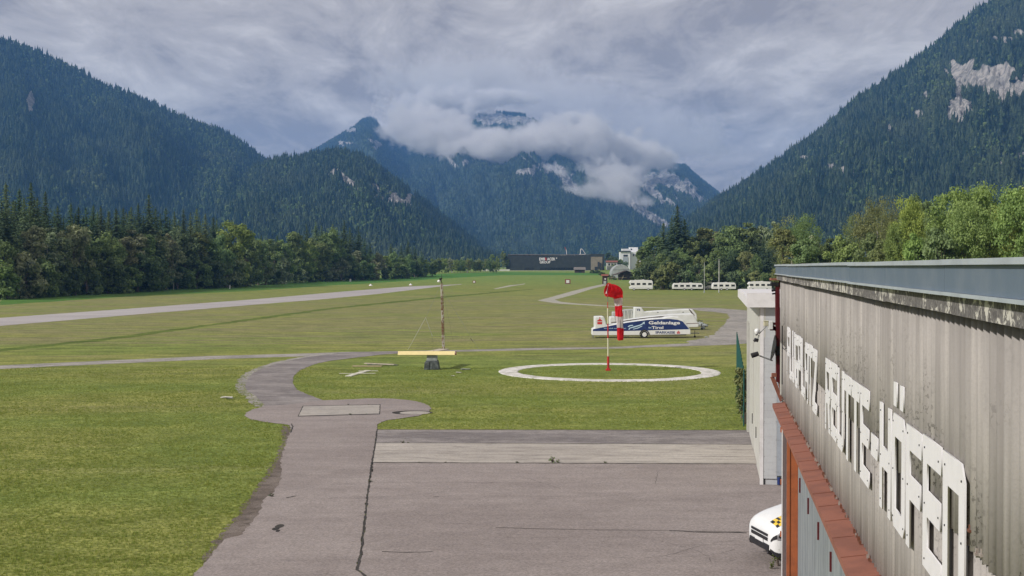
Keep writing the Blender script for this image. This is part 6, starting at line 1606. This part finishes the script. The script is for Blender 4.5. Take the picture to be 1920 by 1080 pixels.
def hut(x0, x1, yb, yt, ye, Y, label, cat='hut', wall='barn_wood', roof='barn_roof', dep=6, name='hut', gable=False, over=.6):
    a, b = B(x0, 0, Y).x, B(x1, 0, Y).x; z0 = gh(Y); ze, zt2 = zpx(ye, Y), zpx(yt, Y)
    t = thing(name, label, cat, ((a + b) / 2, Y, z0)); w_ = b - a; cx = 0; he = ze - z0; ht = zt2 - z0
    mb = MB(); mb.box((0, dep / 2, he / 2 - .3), (w_, dep, he + .6)); mb.build('wall', M[wall], t)
    mb = MB()
    if gable: mb.prism([(-w_ / 2 - over, he - .2), (0, ht - .2), (w_ / 2 + over, he - .2), (w_ / 2 + over, he), (0, ht), (-w_ / 2 - over, he)], -over, dep + over); mb.prism([(-w_ / 2, he), (w_ / 2, he), (0, ht - .15)], .0, dep)
    else:
        L = w_ / 2 + over; mb.add([(-L, -over, he - .1), (L, -over, he - .1), (L, dep + over, he - .1), (-L, dep + over, he - .1), (-L, dep / 2, ht), (L, dep / 2, ht)], [(0, 1, 5, 4), (3, 4, 5, 2), (0, 4, 3), (1, 2, 5), (0, 3, 2, 1)])
    mb.build('roof', M[roof], t)
    return t, w_, he, ht
t, w_, he, ht = hut(1078.5, 1097, 512, 500.8, 505.5, 800, 'small dark hay hut with a grey roof in front of the hall')
mb = MB(); mb.box((0, -.05, he * .4), (1.6, .1, he * .75)); mb.build('door', M['black_steel'], t)
t, w_, he, ht = hut(1130.5, 1139.5, 524, 514, 517, 523, 'little lookout hut with a red roof on wooden legs', 'hut', 'barn_wood', 'tile_red', 2.4, 'lookout_hut', over=.5)
mb = MB(); mb.box((.1, -.06, he * .62), (.55, .08, .5)); mb.build('window', M['white_gloss'], t)
mb = MB(); mb.box((-.05, -.1, .75), (1.1, .12, 1.2)); mb.build('notice_board', M['tarp_grey'], t)
t, w_, he, ht = hut(1162, 1188, 524, 507, 515, 600, 'dark wooden barn with a long sloping roof beside the trees', 'barn', 'barn_wood', 'barn_wood', 8, 'barn', gable=True, over=2.2)
mb = MB(); mb.box((-w_ * .2, -.05, he * .35), (1.8, .1, he * .7)); mb.build('door', M['black_steel'], t)
for i, (x, d) in enumerate(((1146, 'left pale fence rail before the barn'), (1167, 'right pale leaning prop before the barn'))):
    q = G(x, 525.5); mb = MB(); mb.bar((q.x - .4, q.y, .1 + gh(q.y)), (q.x + .5, q.y, 2.2 + gh(q.y)), .16); mb.bar((q.x - 2, q.y, 1.2 + gh(q.y)), (q.x + 2, q.y, 1.2 + gh(q.y)), .1); tag(mb.build('fence_rail', M['tee_wood']), d, 'fence')
t, w_, he, ht = hut(1139, 1158, 500, 488.5, 491.5, 935, 'distant house with a faded red tiled roof', 'house', 'trailer_cream', 'tile_red', 10, 'house')
for q in (-.3, 0, .3): mb = MB(); mb.box((w_ * q, -.05, he * .7), (1.2, .1, 1.3)); mb.build('window', M['glass_dark'], t)
# silver arched roof
Y = 645; a, b = B(1147, 0, Y), B(1184, 0, Y); z0 = gh(Y); w_ = b.x - a.x; H = zpx(496, Y) - z0
t = thing('arched_shelter', 'silver barrel-roofed shelter half hidden behind the dark barn', 'shelter', ((a.x + b.x) / 2, Y, z0))
mb = MB(); pr = [(-w_ / 2 * cos(pi * i / 16), H * (.25 + .75 * sin(pi * i / 16))) for i in range(17)]; mb.prism([(-w_ / 2, 0)] + pr + [(w_ / 2, 0)], 0, 14); mb.build('shell', M['silver_roof'], t)
for q in (.28, .62): mb = MB(); mb.box((0, -.06, H * q), (w_ * (1.0 if q < .5 else .82), .12, .18)); mb.build('rib', M['grey_steel'], t)
# white tower house
Y = 1000; z0 = gh(Y)
t = thing('white_building', 'tall white building with a dark flat roof and glazed front beside the trees', 'building', (B(1174, 0, Y).x, Y, z0))
def wpx(x0, x1, y0, y1, name, mat, d0=0, d1=10, par=t):
    a, b = B(x0, 0, Y).x - t.location.x, B(x1, 0, Y).x - t.location.x; za, zc = zpx(y0, Y) - z0, zpx(y1, Y) - z0
    mb = MB(); mb.box(((a + b) / 2, (d0 + d1) / 2, (za + zc) / 2), (b - a, d1 - d0, za - zc)); return mb.build(name, M[mat], par)
wpx(1163.5, 1182.5, 472, 508, 'wall', 'house_white'); wpx(1162.5, 1183.5, 470.2, 472, 'roof', 'hall_dark', -1, 11)
wpx(1169.5, 1177.5, 477.5, 481, 'window', 'glass_dark', -.2, 0); wpx(1168.5, 1178.5, 482, 497, 'window', 'pale_panel_blue', -.25, 0)
wpx(1170, 1200, 466, 471.9, 'upper_storey', 'house_white', 12, 22); wpx(1184, 1200, 463.2, 466, 'roof_house', 'house_white', 13, 20); wpx(1184, 1210, 472, 506, 'wing', 'house_white', 3, 14)
for x in (1188, 1193, 1198): wpx(x, x + 3, 476, 480, 'window', 'glass_dark', 2.8, 3)
wpx(1186, 1188.4, 465.8, 468, 'window', 'glass_dark', 11.8, 12)
